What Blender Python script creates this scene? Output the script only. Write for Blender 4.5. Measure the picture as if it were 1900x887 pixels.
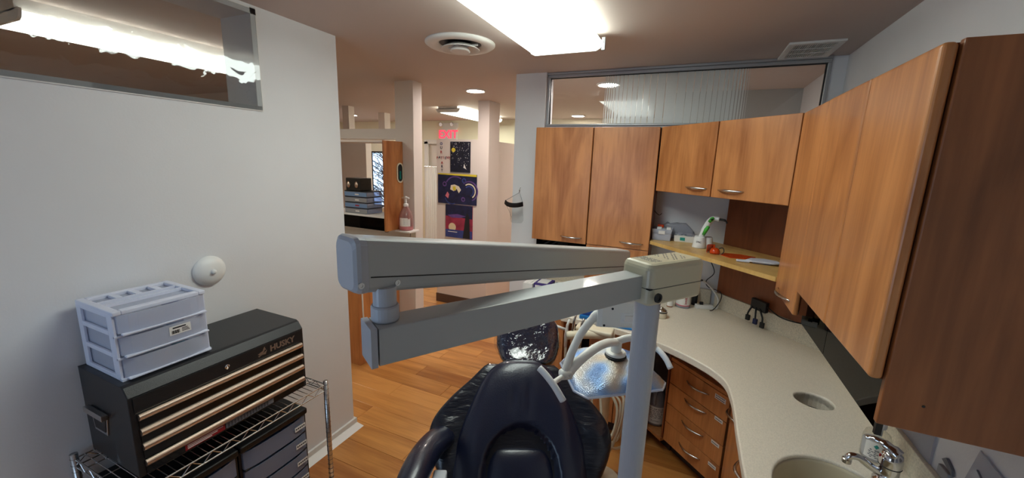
import bpy, bmesh, math, random
from mathutils import Matrix, Vector
random.seed(7)
for o in list(bpy.data.objects): bpy.data.objects.remove(o)
S = bpy.context.scene
C = S.collection
# ------------------------------------------------------------------ camera
def cam_axes(yaw, pit, rol):
    cy, sy, cp, sp, cr, sr = math.cos(yaw), math.sin(yaw), math.cos(pit), math.sin(pit), math.cos(rol), math.sin(rol)
    f = Vector((sy*cp, cy*cp, -sp)); r = Vector((cy, -sy, 0)); d = f.cross(r)
    return cr*r + sr*d, -sr*r + cr*d, f
cam = bpy.data.cameras.new('camera'); cam_o = bpy.data.objects.new('camera', cam); C.objects.link(cam_o)
r_, d_, f_ = cam_axes(-0.41831, 0.19167, -0.033755)
cam_o.matrix_world = Matrix(((r_.x, -d_.x, -f_.x, 0), (r_.y, -d_.y, -f_.y, 0), (r_.z, -d_.z, -f_.z, 1.78), (0, 0, 0, 1)))
cam.sensor_width = 36; cam.lens = 36*732.5/1900; cam.clip_start = 0.02; cam.clip_end = 100
S.camera = cam_o
S.view_settings.view_transform = 'Standard'; S.view_settings.look = 'None'
S.view_settings.gamma = 1; S.view_settings.use_curve_mapping = False
S.view_settings.exposure = 0.85
# ------------------------------------------------------------------ daylight
W = bpy.data.worlds.new('sky'); S.world = W; W.use_nodes = True
W.node_tree.nodes['Background'].inputs[0].default_value = (0.56, 0.74, 1.0, 1)
W.node_tree.nodes['Background'].inputs[1].default_value = 1.9
LAMP = 6.5      # radiance of the fluorescent lens over the chair
FAR = 7.0
def portal(name, loc, rot, sx, sy):
    l = bpy.data.lights.new(name, 'AREA'); l.shape = 'RECTANGLE'; l.size = sx; l.size_y = sy
    l.cycles.is_portal = True
    o = bpy.data.objects.new(name, l); C.objects.link(o); o.location = loc; o.rotation_euler = rot
portal('window_daylight_portal', (-1.2, -1.19, 1.45), (math.radians(90), 0, 0), 1.1, 1.2)
# ------------------------------------------------------------------ materials
def lin(c): return tuple(((v/255)/12.92 if v/255 <= .04045 else ((v/255+.055)/1.055)**2.4) for v in c)
MATS = {}
def mat(name, rgb, rough=.5, metal=0., var=0., vscale=6., bump=0., bscale=60., coat=0., emit=0., ecol=None, alpha=1., spec=.5, stretch=None):
    m = bpy.data.materials.new(name); m.use_nodes = True; MATS[name] = m
    nt = m.node_tree; b = nt.nodes['Principled BSDF']; col = lin(rgb)
    b.inputs['Base Color'].default_value = (*col, 1); b.inputs['Roughness'].default_value = rough
    b.inputs['Metallic'].default_value = metal; b.inputs['Coat Weight'].default_value = coat
    b.inputs['Coat Roughness'].default_value = .08
    b.inputs['Specular IOR Level'].default_value = spec
    if emit:
        b.inputs['Emission Color'].default_value = (*(lin(ecol) if ecol else col), 1); b.inputs['Emission Strength'].default_value = emit
    if alpha < 1: b.inputs['Alpha'].default_value = alpha
    if var or bump:
        tc = nt.nodes.new('ShaderNodeTexCoord'); mp = nt.nodes.new('ShaderNodeMapping')
        nt.links.new(tc.outputs['Object'], mp.inputs[0])
        if stretch: mp.inputs['Scale'].default_value = stretch
        if var:
            n = nt.nodes.new('ShaderNodeTexNoise'); n.inputs['Scale'].default_value = vscale; n.inputs['Detail'].default_value = 5
            nt.links.new(mp.outputs[0], n.inputs[0])
            rp = nt.nodes.new('ShaderNodeValToRGB'); rp.color_ramp.elements[0].position = .3; rp.color_ramp.elements[1].position = .7
            rp.color_ramp.elements[0].color = (*[max(0, c*(1-var)) for c in col], 1)
            rp.color_ramp.elements[1].color = (*[min(1, c*(1+var)) for c in col], 1)
            nt.links.new(n.outputs[0], rp.inputs[0]); nt.links.new(rp.outputs[0], b.inputs['Base Color'])
        if bump:
            n2 = nt.nodes.new('ShaderNodeTexNoise'); n2.inputs['Scale'].default_value = bscale; n2.inputs['Detail'].default_value = 4
            nt.links.new(mp.outputs[0], n2.inputs[0])
            bp = nt.nodes.new('ShaderNodeBump'); bp.inputs['Strength'].default_value = bump; bp.inputs['Distance'].default_value = .01
            nt.links.new(n2.outputs[0], bp.inputs['Height']); nt.links.new(bp.outputs[0], b.inputs['Normal'])
    return m
def wood(name, dark, light, rough=.38, axis='z', obj_var=0., coat=0., rings=True):
    m = bpy.data.materials.new(name); m.use_nodes = True; MATS[name] = m
    nt = m.node_tree; b = nt.nodes['Principled BSDF']; N = nt.nodes.new; L = nt.links.new
    tc = N('ShaderNodeTexCoord'); oi = N('ShaderNodeObjectInfo'); ad = N('ShaderNodeVectorMath'); ad.operation = 'ADD'
    cmb = N('ShaderNodeCombineXYZ'); mu = N('ShaderNodeMath'); mu.operation = 'MULTIPLY'; mu.inputs[1].default_value = 37.
    L(oi.outputs['Random'], mu.inputs[0])
    for i in range(3): L(mu.outputs[0], cmb.inputs[i])
    L(tc.outputs['Object'], ad.inputs[0]); L(cmb.outputs[0], ad.inputs[1])
    def noise(sc, det, vec, dist=0.):
        mp = N('ShaderNodeMapping'); mp.inputs['Scale'].default_value = vec; L(ad.outputs[0], mp.inputs[0])
        n = N('ShaderNodeTexNoise'); n.inputs['Scale'].default_value = sc; n.inputs['Detail'].default_value = det; n.inputs['Distortion'].default_value = dist
        L(mp.outputs[0], n.inputs[0]); return n
    st = {'z': (1, 1, .22), 'x': (.13, 1, 1)}[axis]
    st2 = {'z': (1, 1, .05), 'x': (.04, 1, 1)}[axis]
    a = noise(7, 5, st, 1.1); f = noise(70, 4, st2, .2)
    mx = N('ShaderNodeMath'); mx.operation = 'MULTIPLY_ADD'; mx.inputs[1].default_value = .26; L(f.outputs[0], mx.inputs[0])
    m2 = N('ShaderNodeMath'); m2.operation = 'MULTIPLY'; m2.inputs[1].default_value = .74; L(a.outputs[0], m2.inputs[0]); L(m2.outputs[0], mx.inputs[2])
    last = mx
    if obj_var:
        s = N('ShaderNodeMath'); s.operation = 'SUBTRACT'; s.inputs[1].default_value = .5; L(oi.outputs['Random'], s.inputs[0])
        k = N('ShaderNodeMath'); k.operation = 'MULTIPLY_ADD'; k.inputs[1].default_value = obj_var; L(s.outputs[0], k.inputs[0]); L(mx.outputs[0], k.inputs[2]); last = k
    rp = N('ShaderNodeValToRGB'); e = rp.color_ramp.elements
    e[0].position = .30; e[0].color = (*lin(dark), 1); e[1].position = .62; e[1].color = (*lin(light), 1)
    L(last.outputs[0], rp.inputs[0]); L(rp.outputs[0], b.inputs['Base Color'])
    b.inputs['Roughness'].default_value = rough; b.inputs['Coat Weight'].default_value = coat; b.inputs['Coat Roughness'].default_value = .12
    bp = N('ShaderNodeBump'); bp.inputs['Strength'].default_value = .06; bp.inputs['Distance'].default_value = .004
    L(f.outputs[0], bp.inputs['Height']); L(bp.outputs[0], b.inputs['Normal'])
    return m
def glass(name, tint=(255, 255, 255), refl=1., rough=.0, wavy=0., haze=0., hazecol=(230, 235, 235)):
    m = bpy.data.materials.new(name); m.use_nodes = True; MATS[name] = m
    nt = m.node_tree; N = nt.nodes.new; L = nt.links.new
    nt.nodes.remove(nt.nodes['Principled BSDF']); out = nt.nodes['Material Output']
    t = N('ShaderNodeBsdfTransparent'); t.inputs[0].default_value = (*lin(tint), 1)
    g = N('ShaderNodeBsdfGlossy'); g.inputs['Roughness'].default_value = rough
    fr = N('ShaderNodeLayerWeight'); fr.inputs['Blend'].default_value = .5
    pw = N('ShaderNodeMath'); pw.operation = 'POWER'; pw.inputs[1].default_value = 5.; L(fr.outputs['Facing'], pw.inputs[0])
    k = N('ShaderNodeMath'); k.operation = 'MULTIPLY_ADD'; k.inputs[1].default_value = .9*refl; k.inputs[2].default_value = .045*refl; k.use_clamp = True; L(pw.outputs[0], k.inputs[0])
    mx = N('ShaderNodeMixShader'); L(k.outputs[0], mx.inputs[0])
    base = t
    if haze:
        d = N('ShaderNodeBsdfDiffuse'); d.inputs[0].default_value = (*lin(hazecol), 1)
        tl = N('ShaderNodeBsdfTranslucent'); tl.inputs[0].default_value = (*lin(hazecol), 1)
        m1 = N('ShaderNodeMixShader'); m1.inputs[0].default_value = .45; L(d.outputs[0], m1.inputs[1]); L(tl.outputs[0], m1.inputs[2])
        m2 = N('ShaderNodeMixShader'); m2.inputs[0].default_value = haze; L(t.outputs[0], m2.inputs[1]); L(m1.outputs[0], m2.inputs[2]); base = m2
    L(base.outputs[0], mx.inputs[1]); L(g.outputs[0], mx.inputs[2]); L(mx.outputs[0], out.inputs[0])
    if wavy:
        tc = N('ShaderNodeTexCoord'); n = N('ShaderNodeTexNoise'); n.inputs['Scale'].default_value = 9; n.inputs['Distortion'].default_value = 1.
        L(tc.outputs['Object'], n.inputs[0])
        bp = N('ShaderNodeBump'); bp.inputs['Strength'].default_value = wavy; bp.inputs['Distance'].default_value = .02
        L(n.outputs[0], bp.inputs['Height']); L(bp.outputs[0], g.inputs['Normal']); L(bp.outputs[0], fr.inputs['Normal'])
    return m
mat('paint', (226, 226, 228), .55, var=.03, vscale=2., bump=.04, bscale=120)
mat('paint_warm', (224, 214, 206), .6, bump=.04, bscale=120)
mat('paint_far', (236, 230, 205), .6)
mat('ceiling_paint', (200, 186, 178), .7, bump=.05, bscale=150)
mat('trim_white', (228, 226, 222), .4)
mat('brown_base', (92, 70, 58), .6)
wood('cabinet_wood', (156, 92, 46), (208, 140, 84), .36, coat=.15)
wood('cabinet_wood_shaded', (122, 72, 40), (168, 104, 60), .38)  # cabinet wood darkened, so the end panel's shade sits in its colour
wood('dark_wood', (112, 60, 32), (142, 80, 46), .4)
wood('shelf_wood', (196, 150, 82), (222, 182, 112), .35)
wood('floor_wood', (160, 98, 46), (216, 152, 84), .30, axis='x', obj_var=.22, coat=.25)
mat('floor_under', (70, 40, 22), .8)
mat('kick', (62, 48, 42), .6)
mat('counter', (234, 224, 208), .35, var=.10, vscale=260, coat=.1)
mat('splash', (216, 206, 186), .35, var=.18, vscale=160)
mat('sink', (200, 188, 162), .3)
mat('steel', (200, 198, 196), .25, 1.)
mat('chrome', (215, 215, 218), .08, 1.)
mat('alu', (176, 178, 180), .45, .6)
mat('black', (14, 14, 16), .45)
mat('black_gloss', (10, 10, 12), .2)
mat('dark_gap', (20, 12, 8), .9)
mat('white_plastic', (232, 232, 230), .4)
mat('grey_plastic', (150, 152, 156), .45)
mat('white_blue_plastic', (216, 220, 236), .38)
mat('arm_grey', (186, 190, 190), .35, coat=.2)
mat('arm_end', (188, 192, 200), .35, coat=.2)
mat('beige', (214, 208, 180), .32, coat=.25)
mat('beige_grey', (228, 227, 221), .4, coat=.1)
mat('vinyl', (17, 22, 44), .33, coat=.25, bump=.10, bscale=220)
mat('plate_grey', (104, 106, 112), .35)
mat('paint_rear', (120, 118, 116), .6)
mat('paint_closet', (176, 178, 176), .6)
mat('vinyl_wing', (15, 18, 30), .30, coat=.3, bump=.5, bscale=16, stretch=(1, 1, 5))
mat('wrap', (14, 19, 42), .10, coat=1., bump=1., bscale=22, spec=1.)
MATS['wrap'].node_tree.nodes['Bump'].inputs['Distance'].default_value = .014
mat('chest_black', (26, 27, 30), .42, coat=.1, bump=.08, bscale=300)
mat('copper', (226, 204, 186), .32, 1.)
mat('red_sticker', (150, 24, 32), .5)
mat('print_grey', (110, 112, 120), .5)
mat('print_black', (26, 26, 30), .6)
mat('paper', (232, 230, 226), .7)
mat('logo', (150, 130, 116), .4, .5)
mat('orange_clear', (226, 74, 20), .15, alpha=.75)
mat('green', (70, 176, 60), .35)
mat('teal', (40, 150, 140), .4)
mat('blue_plastic', (40, 120, 190), .3)
mat('blue_soft', (120, 150, 190), .35)
mat('purple', (60, 42, 120), .5)
mat('pink', (214, 120, 136), .3)
mat('hose', (206, 196, 176), .5)
mat('wire_white', (224, 222, 216), .5)
mat('yellow', (222, 200, 60), .5)
mat('red', (170, 30, 40), .5)
mat('navy', (22, 26, 62), .6, var=.5, vscale=14)
mat('night', (14, 18, 38), .6, var=.6, vscale=20)
mat('violet', (96, 66, 130), .6, var=.3, vscale=12)
mat('dusk_red', (150, 44, 70), .6, var=.4, vscale=10)
mat('dusk_blue', (52, 66, 130), .6, var=.4, vscale=12)
mat('moon', (226, 206, 170), .6)
mat('cream', (226, 214, 190), .5)
mat('smoke_box', (34, 32, 28), .35)
mat('lens', (236, 246, 240), .4, emit=LAMP, ecol=(244, 255, 247))
mat('lens_side', (240, 244, 234), .4, emit=2.2, ecol=(255, 253, 238))
mat('lens_far', (240, 246, 236), .4, emit=FAR, ecol=(250, 255, 240))
mat('downlight', (255, 250, 240), .4, emit=110, ecol=(255, 243, 234))
mat('exit_red', (250, 70, 90), .5, emit=.9, ecol=(255, 50, 80))
def dichroic():
    m = bpy.data.materials.new('reflector'); m.use_nodes = True; MATS['reflector'] = m
    nt = m.node_tree; b = nt.nodes['Principled BSDF']; N = nt.nodes.new; L = nt.links.new
    tc = N('ShaderNodeTexCoord'); n = N('ShaderNodeTexNoise'); n.inputs['Scale'].default_value = 11; n.inputs['Detail'].default_value = 1
    L(tc.outputs['Object'], n.inputs[0]); rp = N('ShaderNodeValToRGB'); e = rp.color_ramp.elements
    e[0].position = .32; e[0].color = (*lin((96, 146, 226)), 1); e[1].position = .70; e[1].color = (*lin((206, 186, 160)), 1)
    for q, c in ((.45, (150, 186, 234)), (.56, (196, 200, 206))): x = e.new(q); x.color = (*lin(c), 1)
    L(n.outputs[0], rp.inputs[0]); L(rp.outputs[0], b.inputs['Base Color']); b.inputs['Metallic'].default_value = .85; b.inputs['Roughness'].default_value = .30
    v = N('ShaderNodeTexVoronoi'); v.inputs['Scale'].default_value = 420; L(tc.outputs['Object'], v.inputs[0])
    bp = N('ShaderNodeBump'); bp.inputs['Strength'].default_value = .5; bp.inputs['Distance'].default_value = .004; L(v.outputs[0], bp.inputs['Height']); L(bp.outputs[0], b.inputs['Normal'])
dichroic()
mat('bark', (60, 56, 60), .8)
mat('soap_amber', (150, 84, 30), .3)
mat('rubber', (26, 26, 28), .6)
mat('door_paint', (226, 222, 214), .5)
mat('curtain', (240, 240, 238), .7)
glass('pane', (250, 252, 252))
glass('plexi', (236, 238, 240), 1.3, .0, wavy=.07)
glass('smoked', (70, 61, 55), .55)
glass('visor', (244, 246, 246), .35)
glass('film', (236, 240, 240), .5, .1, haze=.86, hazecol=(232, 238, 238))
glass('clear_plastic', (240, 244, 250), .8, .1, haze=.55, hazecol=(240, 243, 254))
glass('cart_plastic', (206, 214, 232), 1., .08, haze=.48, hazecol=(190, 200, 222))
glass('milky', (238, 238, 242), .8, .15, haze=.6, hazecol=(214, 216, 226))
glass('pink_clear', (240, 214, 214), .8, .1, haze=.35, hazecol=(228, 200, 196))
glass('clear', (246, 246, 244), 1.)
glass('blue_clear', (160, 200, 236), 1., haze=.3, hazecol=(110, 160, 220))
# ------------------------------------------------------------------ mesh helpers
class MB:
    def __init__(s): s.v = []; s.f = []; s.T = Matrix()
    def add(s, vs, fs):
        n = len(s.v); s.v += [tuple(s.T @ Vector(v)) for v in vs]; s.f += [tuple(i+n for i in f) for f in fs]; return s
    def box(s, x0, x1, y0, y1, z0, z1):
        return s.add([(x0,y0,z0),(x1,y0,z0),(x1,y1,z0),(x0,y1,z0),(x0,y0,z1),(x1,y0,z1),(x1,y1,z1),(x0,y1,z1)],
                     [(0,3,2,1),(4,5,6,7),(0,1,5,4),(1,2,6,5),(2,3,7,6),(3,0,4,7)])
    def prism(s, poly, z0, z1):
        n = len(poly); vs = [(x,y,z0) for x,y in poly] + [(x,y,z1) for x,y in poly]
        fs = [tuple(reversed(range(n))), tuple(range(n,2*n))] + [(i,(i+1)%n,(i+1)%n+n,i+n) for i in range(n)]
        return s.add(vs, fs)
    def loft(s, rings, cap=True):
        n = len(rings[0]); vs = [p for r in rings for p in r]; fs = []
        for k in range(len(rings)-1):
            for i in range(n):
                j = (i+1)%n; fs.append((k*n+i, k*n+j, (k+1)*n+j, (k+1)*n+i))
        if cap: fs.append(tuple(reversed(range(n)))); fs.append(tuple(range((len(rings)-1)*n, len(rings)*n)))
        return s.add(vs, fs)
    def tube(s, path, r, n=8, flat=1., up=None):
        path = [Vector(p) for p in path]; m = len(path); rs = r if isinstance(r, (list, tuple)) else [r]*m
        rings = []; prev = None
        for i, p in enumerate(path):
            t = (path[min(i+1, m-1)] - path[max(i-1, 0)]).normalized()
            if prev is None:
                a = Vector(up) if up else (Vector((0,0,1)) if abs(t.z) < .9 else Vector((1,0,0)))
            else: a = prev
            a = (a - t*a.dot(t)).normalized(); prev = a; b = t.cross(a)
            rings.append([tuple(p + (a*math.cos(2*math.pi*k/n)*rs[i] + b*math.sin(2*math.pi*k/n)*rs[i]*flat)) for k in range(n)])
        return s.loft(rings)
    def lathe(s, c, prof, n=24, ax=None, sx=1., sy=1.):
        """prof: (radius, height) list; ax: axis vector (default z)"""
        q = Vector((0,0,1)).rotation_difference(Vector(ax)) if ax else None
        rings = []
        for r, h in prof:
            ring = []
            for k in range(n):
                p = Vector((max(r,1e-5)*math.cos(2*math.pi*k/n)*sx, max(r,1e-5)*math.sin(2*math.pi*k/n)*sy, h))
                if q: p = q @ p
                ring.append(tuple(Vector(c)+p))
            rings.append(ring)
        return s.loft(rings)
    def ring(s, c, R, r, ax=None, n=24, m=8, sx=1., sy=1.):
        q = Vector((0,0,1)).rotation_difference(Vector(ax)) if ax else None
        vs = []; fs = []
        for i in range(n):
            a = 2*math.pi*i/n
            for j in range(m):
                t = 2*math.pi*j/m; p = Vector(((R+r*math.cos(t))*math.cos(a)*sx, (R+r*math.cos(t))*math.sin(a)*sy, r*math.sin(t)))
                if q: p = q @ p
                vs.append(tuple(Vector(c)+p))
        for i in range(n):
            for j in range(m):
                fs.append((i*m+j, ((i+1)%n)*m+j, ((i+1)%n)*m+(j+1)%m, i*m+(j+1)%m))
        return s.add(vs, fs)
    def text(s, txt, size, o, right, up, depth=.0006, align='CENTER', bold=0.):
        cu = bpy.data.curves.new('t', 'FONT'); cu.body = txt; cu.size = size; cu.extrude = depth; cu.align_x = align; cu.offset = bold; cu.resolution_u = 2
        ob = bpy.data.objects.new('t', cu); C.objects.link(ob); bpy.context.view_layer.update()
        me = bpy.data.meshes.new_from_object(ob.evaluated_get(bpy.context.evaluated_depsgraph_get()))
        R = Vector(right).normalized(); U = Vector(up).normalized(); Nn = R.cross(U); O = Vector(o)
        s.add([tuple(O + R*v.co.x + U*v.co.y + Nn*v.co.z) for v in me.vertices], [tuple(p.vertices) for p in me.polygons])
        bpy.data.objects.remove(ob); bpy.data.curves.remove(cu); bpy.data.meshes.remove(me); return s
WM = {}
def setm(o, parent):
    if parent is not None: o.parent = parent
def obj(name, mb, m, parent=None, smooth=False, bevel=0., seg=2, sub=0, local=False, fix=True):
    me = bpy.data.meshes.new(name)
    vs = mb.v
    if parent is not None and not local:
        inv = WM[parent].inverted(); vs = [tuple(inv @ Vector(v)) for v in vs]
    me.from_pydata(vs, [], mb.f)
    if fix:
        b = bmesh.new(); b.from_mesh(me); bmesh.ops.recalc_face_normals(b, faces=b.faces); b.to_mesh(me); b.free()
    if smooth: me.shade_smooth() if hasattr(me, 'shade_smooth') else [setattr(p, 'use_smooth', True) for p in me.polygons]
    me.materials.append(MATS[m] if isinstance(m, str) else m)
    o = bpy.data.objects.new(name, me); C.objects.link(o)
    if parent is not None: o.parent = parent; WM[o] = WM[parent]
    else: WM[o] = Matrix()
    if bevel:
        bv = o.modifiers.new('bevel', 'BEVEL'); bv.width = bevel; bv.segments = seg; bv.limit_method = 'ANGLE'; bv.angle_limit = math.radians(40)
    if sub:
        sm = o.modifiers.new('sub', 'SUBSURF'); sm.levels = sub; sm.render_levels = sub
    return o
def thing(name, label, cat, loc=(0,0,0), rz=0., group=None):
    o = bpy.data.objects.new(name, None); C.objects.link(o); o.location = loc; o.rotation_euler = (0,0,rz); o.empty_display_size = .05
    o['label'] = label; o['category'] = cat
    if group: o['group'] = group
    WM[o] = Matrix.Translation(loc) @ Matrix.Rotation(rz, 4, 'Z')
    return o
def tag(o, label, cat, group=None):
    o['label'] = label; o['category'] = cat
    if group: o['group'] = group
    return o
def struct(name, mb, m, parent=None, label=None, **k):
    o = obj(name, mb, m, parent, **k)
    if parent is None: o['kind'] = 'structure'
    if label: o['label'] = label
    return o
B = lambda *a: MB().box(*a)
def piece(o, label): o['label'] = label; return o
def arc(p0, p1, n, bulge, k=9):
    p0 = Vector(p0); p1 = Vector(p1); n = Vector(n)
    return [tuple(p0.lerp(p1, i/(k-1)) + n*bulge*math.sin(math.pi*i/(k-1))) for i in range(k)]
def pull(parent, p0, p1, n, local=False):
    mb = MB(); pts = arc(p0, p1, n, .026, 11); mb.tube(pts, [.0035+.0035*math.sin(math.pi*i/10) for i in range(11)], 8)
    return piece(obj('handle', mb, 'steel', parent, smooth=True, local=local), 'brushed metal bow handle')
# ================================================================== STRUCTURE
H = 2.44
fl = struct('floor', B(-6.6, .85, -1.3, 6.0, -.08, -.012), 'floor_under', label='honey coloured wood plank floor')
meshes = {}
def plank(x0, x1, y0, y1):
    key = round(x1-x0, 3)
    if key not in meshes:
        o = obj('plank', B(0, x1-x0-.0016, 0, y1-y0-.0016, -.012, 0), 'floor_wood', fl, bevel=.0012, seg=1); meshes[key] = o
    else:
        o = meshes[key].copy(); C.objects.link(o); o.parent = fl
    o.location = (x0, y0, 0)
PW = .1645; PL = 1.22
joint = {0: -1.405, 1: -1.94, 2: -1.18, 3: -1.94, 4: -1.587, 5: -1.94, 6: -1.35, 7: -1.93}
for k in range(-17, 27):
    y0 = 1.644 + PW*k
    j = joint.get(k, -1.94 + random.choice((0, .3, .45, .6, .75, .9)))
    x = j - PL*4
    while x < .85:
        a, b = max(x, -6.6), min(x+PL, .84)
        if b - a > .05 and not (y0 < .3 and False): plank(a, b, y0, y0+PW)
        x += PL
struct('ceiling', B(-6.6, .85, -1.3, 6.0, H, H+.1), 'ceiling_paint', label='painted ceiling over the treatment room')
mb = B(-2.11, -1.9, -1.2, 1.753, 0, 2.0).box(-2.11, -1.9, -1.2, 1.753, 2.40, H).box(-2.11, -1.9, -1.2, .2, 2.0, 2.4).box(-2.11, -1.9, 1.272, 1.753, 2.0, 2.4)
struct('wall_left', mb, 'paint', label='white side wall with high interior window')
# plexiglass sheet fixed over the high opening
w1 = struct('window_1', B(-1.9, -1.894, .17, 1.298, 1.978, 2.0).box(-1.9, -1.894, 1.272, 1.298, 2.0, 2.425).box(-1.9, -1.894, .17, 1.298, 2.4, 2.425).box(-1.9, -1.894, .17, .2, 2.0, 2.4), 'trim_white', label='high interior window with clear plastic sheet')
obj('pane', B(-1.894, -1.890, .175, 1.293, 1.982, 2.42), 'plexi', w1)
mb = B(-1.9, -1.886, -1.2, 1.767, 0, .055).box(-2.11, -1.9, 1.753, 1.767, 0, .055)
mb.add([(-1.886,-1.2,.022),(-1.84,-1.2,0),(-1.886,-1.2,0),(-1.886,1.767,.022),(-1.84,1.78,0),(-1.886,1.767,0)], [(0,1,2),(3,5,4),(0,3,4,1),(1,4,5,2),(0,2,5,3)])
struct('baseboard_left', mb, 'trim_white')
# back wall with transom opening
mb = B(-1.304, -1.06, 2.915, 3.08, 0, H).box(-1.06, .735, 2.96, 3.08, 0, 2.06).box(.66, .735, 2.96, 3.08, 2.06, H)
struct('wall_back', mb, 'paint', label='white wall behind the hanging cabinets')
struct('wall_right', B(.735, .85, -1.3, 5.95, 0, H), 'paint', label='white wall on the sink side')
mb = B(-6.6, .85, -1.3, -1.2, 0, .85).box(-6.6, .85, -1.3, -1.2, 2.05, H).box(-6.6, -1.75, -1.3, -1.2, .85, 2.05).box(-.65, .85, -1.3, -1.2, .85, 2.05)
struct('wall_rear', mb, 'paint_rear')
w = struct('window_2', B(-1.75, -.65, -1.27, -1.23, .85, .9).box(-1.75, -.65, -1.27, -1.23, 2.0, 2.05).box(-1.75, -1.7, -1.27, -1.23, .9, 2.0).box(-.7, -.65, -1.27, -1.23, .9, 2.0), 'trim_white', label='daylight window in the rear wall')
obj('pane', B(-1.7, -.7, -1.252, -1.248, .9, 2.0), 'pane', w)
# transom
w3 = struct('window_3', MB(), 'alu', label='glass transom with frosted stripes above the cabinets')
obj('window_frame', B(-1.06, .66, 2.945, 3.0, 2.405, 2.425).box(-1.06, .66, 2.93, 3.02, 2.425, H).box(-1.06, .66, 2.945, 3.0, 2.06, 2.074).box(-1.06, -1.042, 2.945, 3.0, 2.074, 2.405).box(.642, .66, 2.945, 3.0, 2.074, 2.405), 'alu', w3, bevel=.003)
obj('window_gasket', B(-1.042, .642, 2.962, 2.978, 2.4, 2.405).box(-1.042, -1.037, 2.962, 2.978, 2.074, 2.4).box(.637, .642, 2.962, 2.978, 2.074, 2.4), 'black', w3)
obj('pane', B(-1.042, .642, 2.968, 2.974, 2.074, 2.402), 'pane', w3)
lines = [-.637,-.625,-.61,-.594,-.579,-.56,-.534,-.507,-.478,-.443,-.408,-.37,-.328,-.283,-.228,-.156,-.1,-.055,-.013,.023,.058,.089,.121,.143,.169,.19,.208,.224,.239,.251,.262]
for i in range(len(lines)-1):
    a, b = lines[i], lines[i+1]
    t = abs((i - 14)/15.); g = .0022 if t < .55 else .0022 + .0035*(t-.55)/.45
    piece(obj('film_strip', B(a+g, b-g*.6, 2.9665, 2.9678, 2.076, 2.4), 'film', w3), 'frosted film stripe')
# hall wall in line with the back wall, with pass-through
mb = B(-6.6, -2.46, 2.89, 3.0, 0, 1.13).box(-6.6, -2.46, 2.89, 3.0, 1.95, 2.04).box(-6.6, -3.75, 2.89, 3.0, 1.13, H).box(-2.46, -2.262, 2.89, 3.012, 0, H)
struct('wall_hall', mb, 'paint_warm', label='pale hallway wall with square column and openings')
mb = B(-2.823, -2.262, 4.04, 4.16, 0, 2.02).box(-2.262, -2.12, 4.04, 4.30, 0, H).box(-2.262, -2.15, 4.30, 5.9, 0, 2.015)
struct('wall_partition', mb, 'paint_warm', label='partition wall hung with patient paintings')
struct('baseboard_partition', B(-2.83, -2.11, 4.03, 4.04, 0, .11), 'brown_base')
mb = B(-6.6, -3.945, 4.05, 4.15, 0, 2.0).box(-4.33, -4.22, 4.05, 4.15, 2.0, H).box(-4.36, -4.24, 4.75, 4.87, 2.05, H)
struct('wall_divider', mb, 'paint_warm', label='low divider wall seen through the pass-through')
mb = B(-6.6, .85, 5.9, 6.0, 0, .88).box(-6.6, .85, 5.9, 6.0, 2.07, H).box(-6.6, -5.76, 5.9, 6.0, .88, 2.07).box(-5.1, -4.31, 5.9, 6.0, .88, 2.07).box(-5.76, -5.1, 5.9, 6.0, 1.9, 2.07).box(-3.5, .85, 5.9, 6.0, .88, 2.07)
struct('wall_far', mb, 'paint_far', label='cream far wall of the clinic')
struct('wall_closet', B(-.3, .735, 3.98, 4.08, 0, H), 'paint_closet', label='white wall of the next room seen through the transom')
struct('wall_outer', B(-6.7, -6.6, -1.3, 6.0, 0, H), 'paint_warm')
w4 = struct('window_4', B(-5.76, -5.73, 5.86, 5.95, .88, 1.9).box(-5.13, -5.1, 5.86, 5.95, .88, 1.9).box(-5.76, -5.1, 5.86, 5.95, .86, .89).box(-5.76, -5.1, 5.86, 5.95, 1.87, 1.9), 'black', label='black framed window in the far wall')
obj('pane', B(-5.73, -5.13, 5.92, 5.925, .89, 1.87), 'pane', w4)
obj('blind', B(-5.73, -5.56, 5.87, 5.88, .89, 1.87), 'black', w4)
obj('window_sill', B(-5.8, -5.06, 5.78, 5.9, .84, .865), 'trim_white', w4)
d1 = struct('door_1', B(-4.36, -4.29, 5.87, 5.9, 0, 2.09).box(-3.55, -3.48, 5.87, 5.9, 0, 2.09).box(-4.36, -3.48, 5.87, 5.9, 2.05, 2.12), 'trim_white', label='doorway with white casing in far wall')
obj('door_leaf', B(-4.31, -3.5, 5.93, 5.97, 0, 2.07), 'brown_base' if False else 'paint_warm', d1)
# ================================================================== CEILING FITTINGS
def wrap_light(label, x0, x1, y0, y1, zb, lensmat, group=None):
    t = thing('ceiling_light', label, 'ceiling light', ((x0+x1)/2, (y0+y1)/2, H), 0, group)
    zm = zb + .035
    obj('housing', B(x0+.03, x1-.03, y0, y1, zm+.005, H), 'trim_white', t)
    mb = MB(); prof = [(x0, zm), (x0+.012, zb+.012), (x0+.035, zb), (x1-.035, zb), (x1-.012, zb+.012), (x1, zm)]
    mb.loft([[(x, y0+.012, z) for x, z in prof], [(x, y1-.012, z) for x, z in prof]])
    obj('lens', mb, lensmat, t)
    for y in (y0, y1-.012):
        mb = MB(); pr = [(x0-.003, zm+.012), (x0-.003, zm-.004), (x0+.01, zb+.008), (x0+.033, zb-.003), (x1-.033, zb-.003), (x1-.01, zb+.008), (x1+.003, zm-.004), (x1+.003, zm+.012)]
        mb.loft([[(x, y, z) for x, z in pr], [(x, y+.012, z) for x, z in pr]]); obj('end_cap', mb, 'white_plastic', t)
    return t
t = wrap_light('wide fluorescent ceiling light glowing over the dental chair', -.889, -.489, .94, 2.165, 2.36, 'lens')
obj('end_clip', B(-.495, -.478, 2.155, 2.172, 2.36, 2.42), 'grey_plastic', t)
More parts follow.
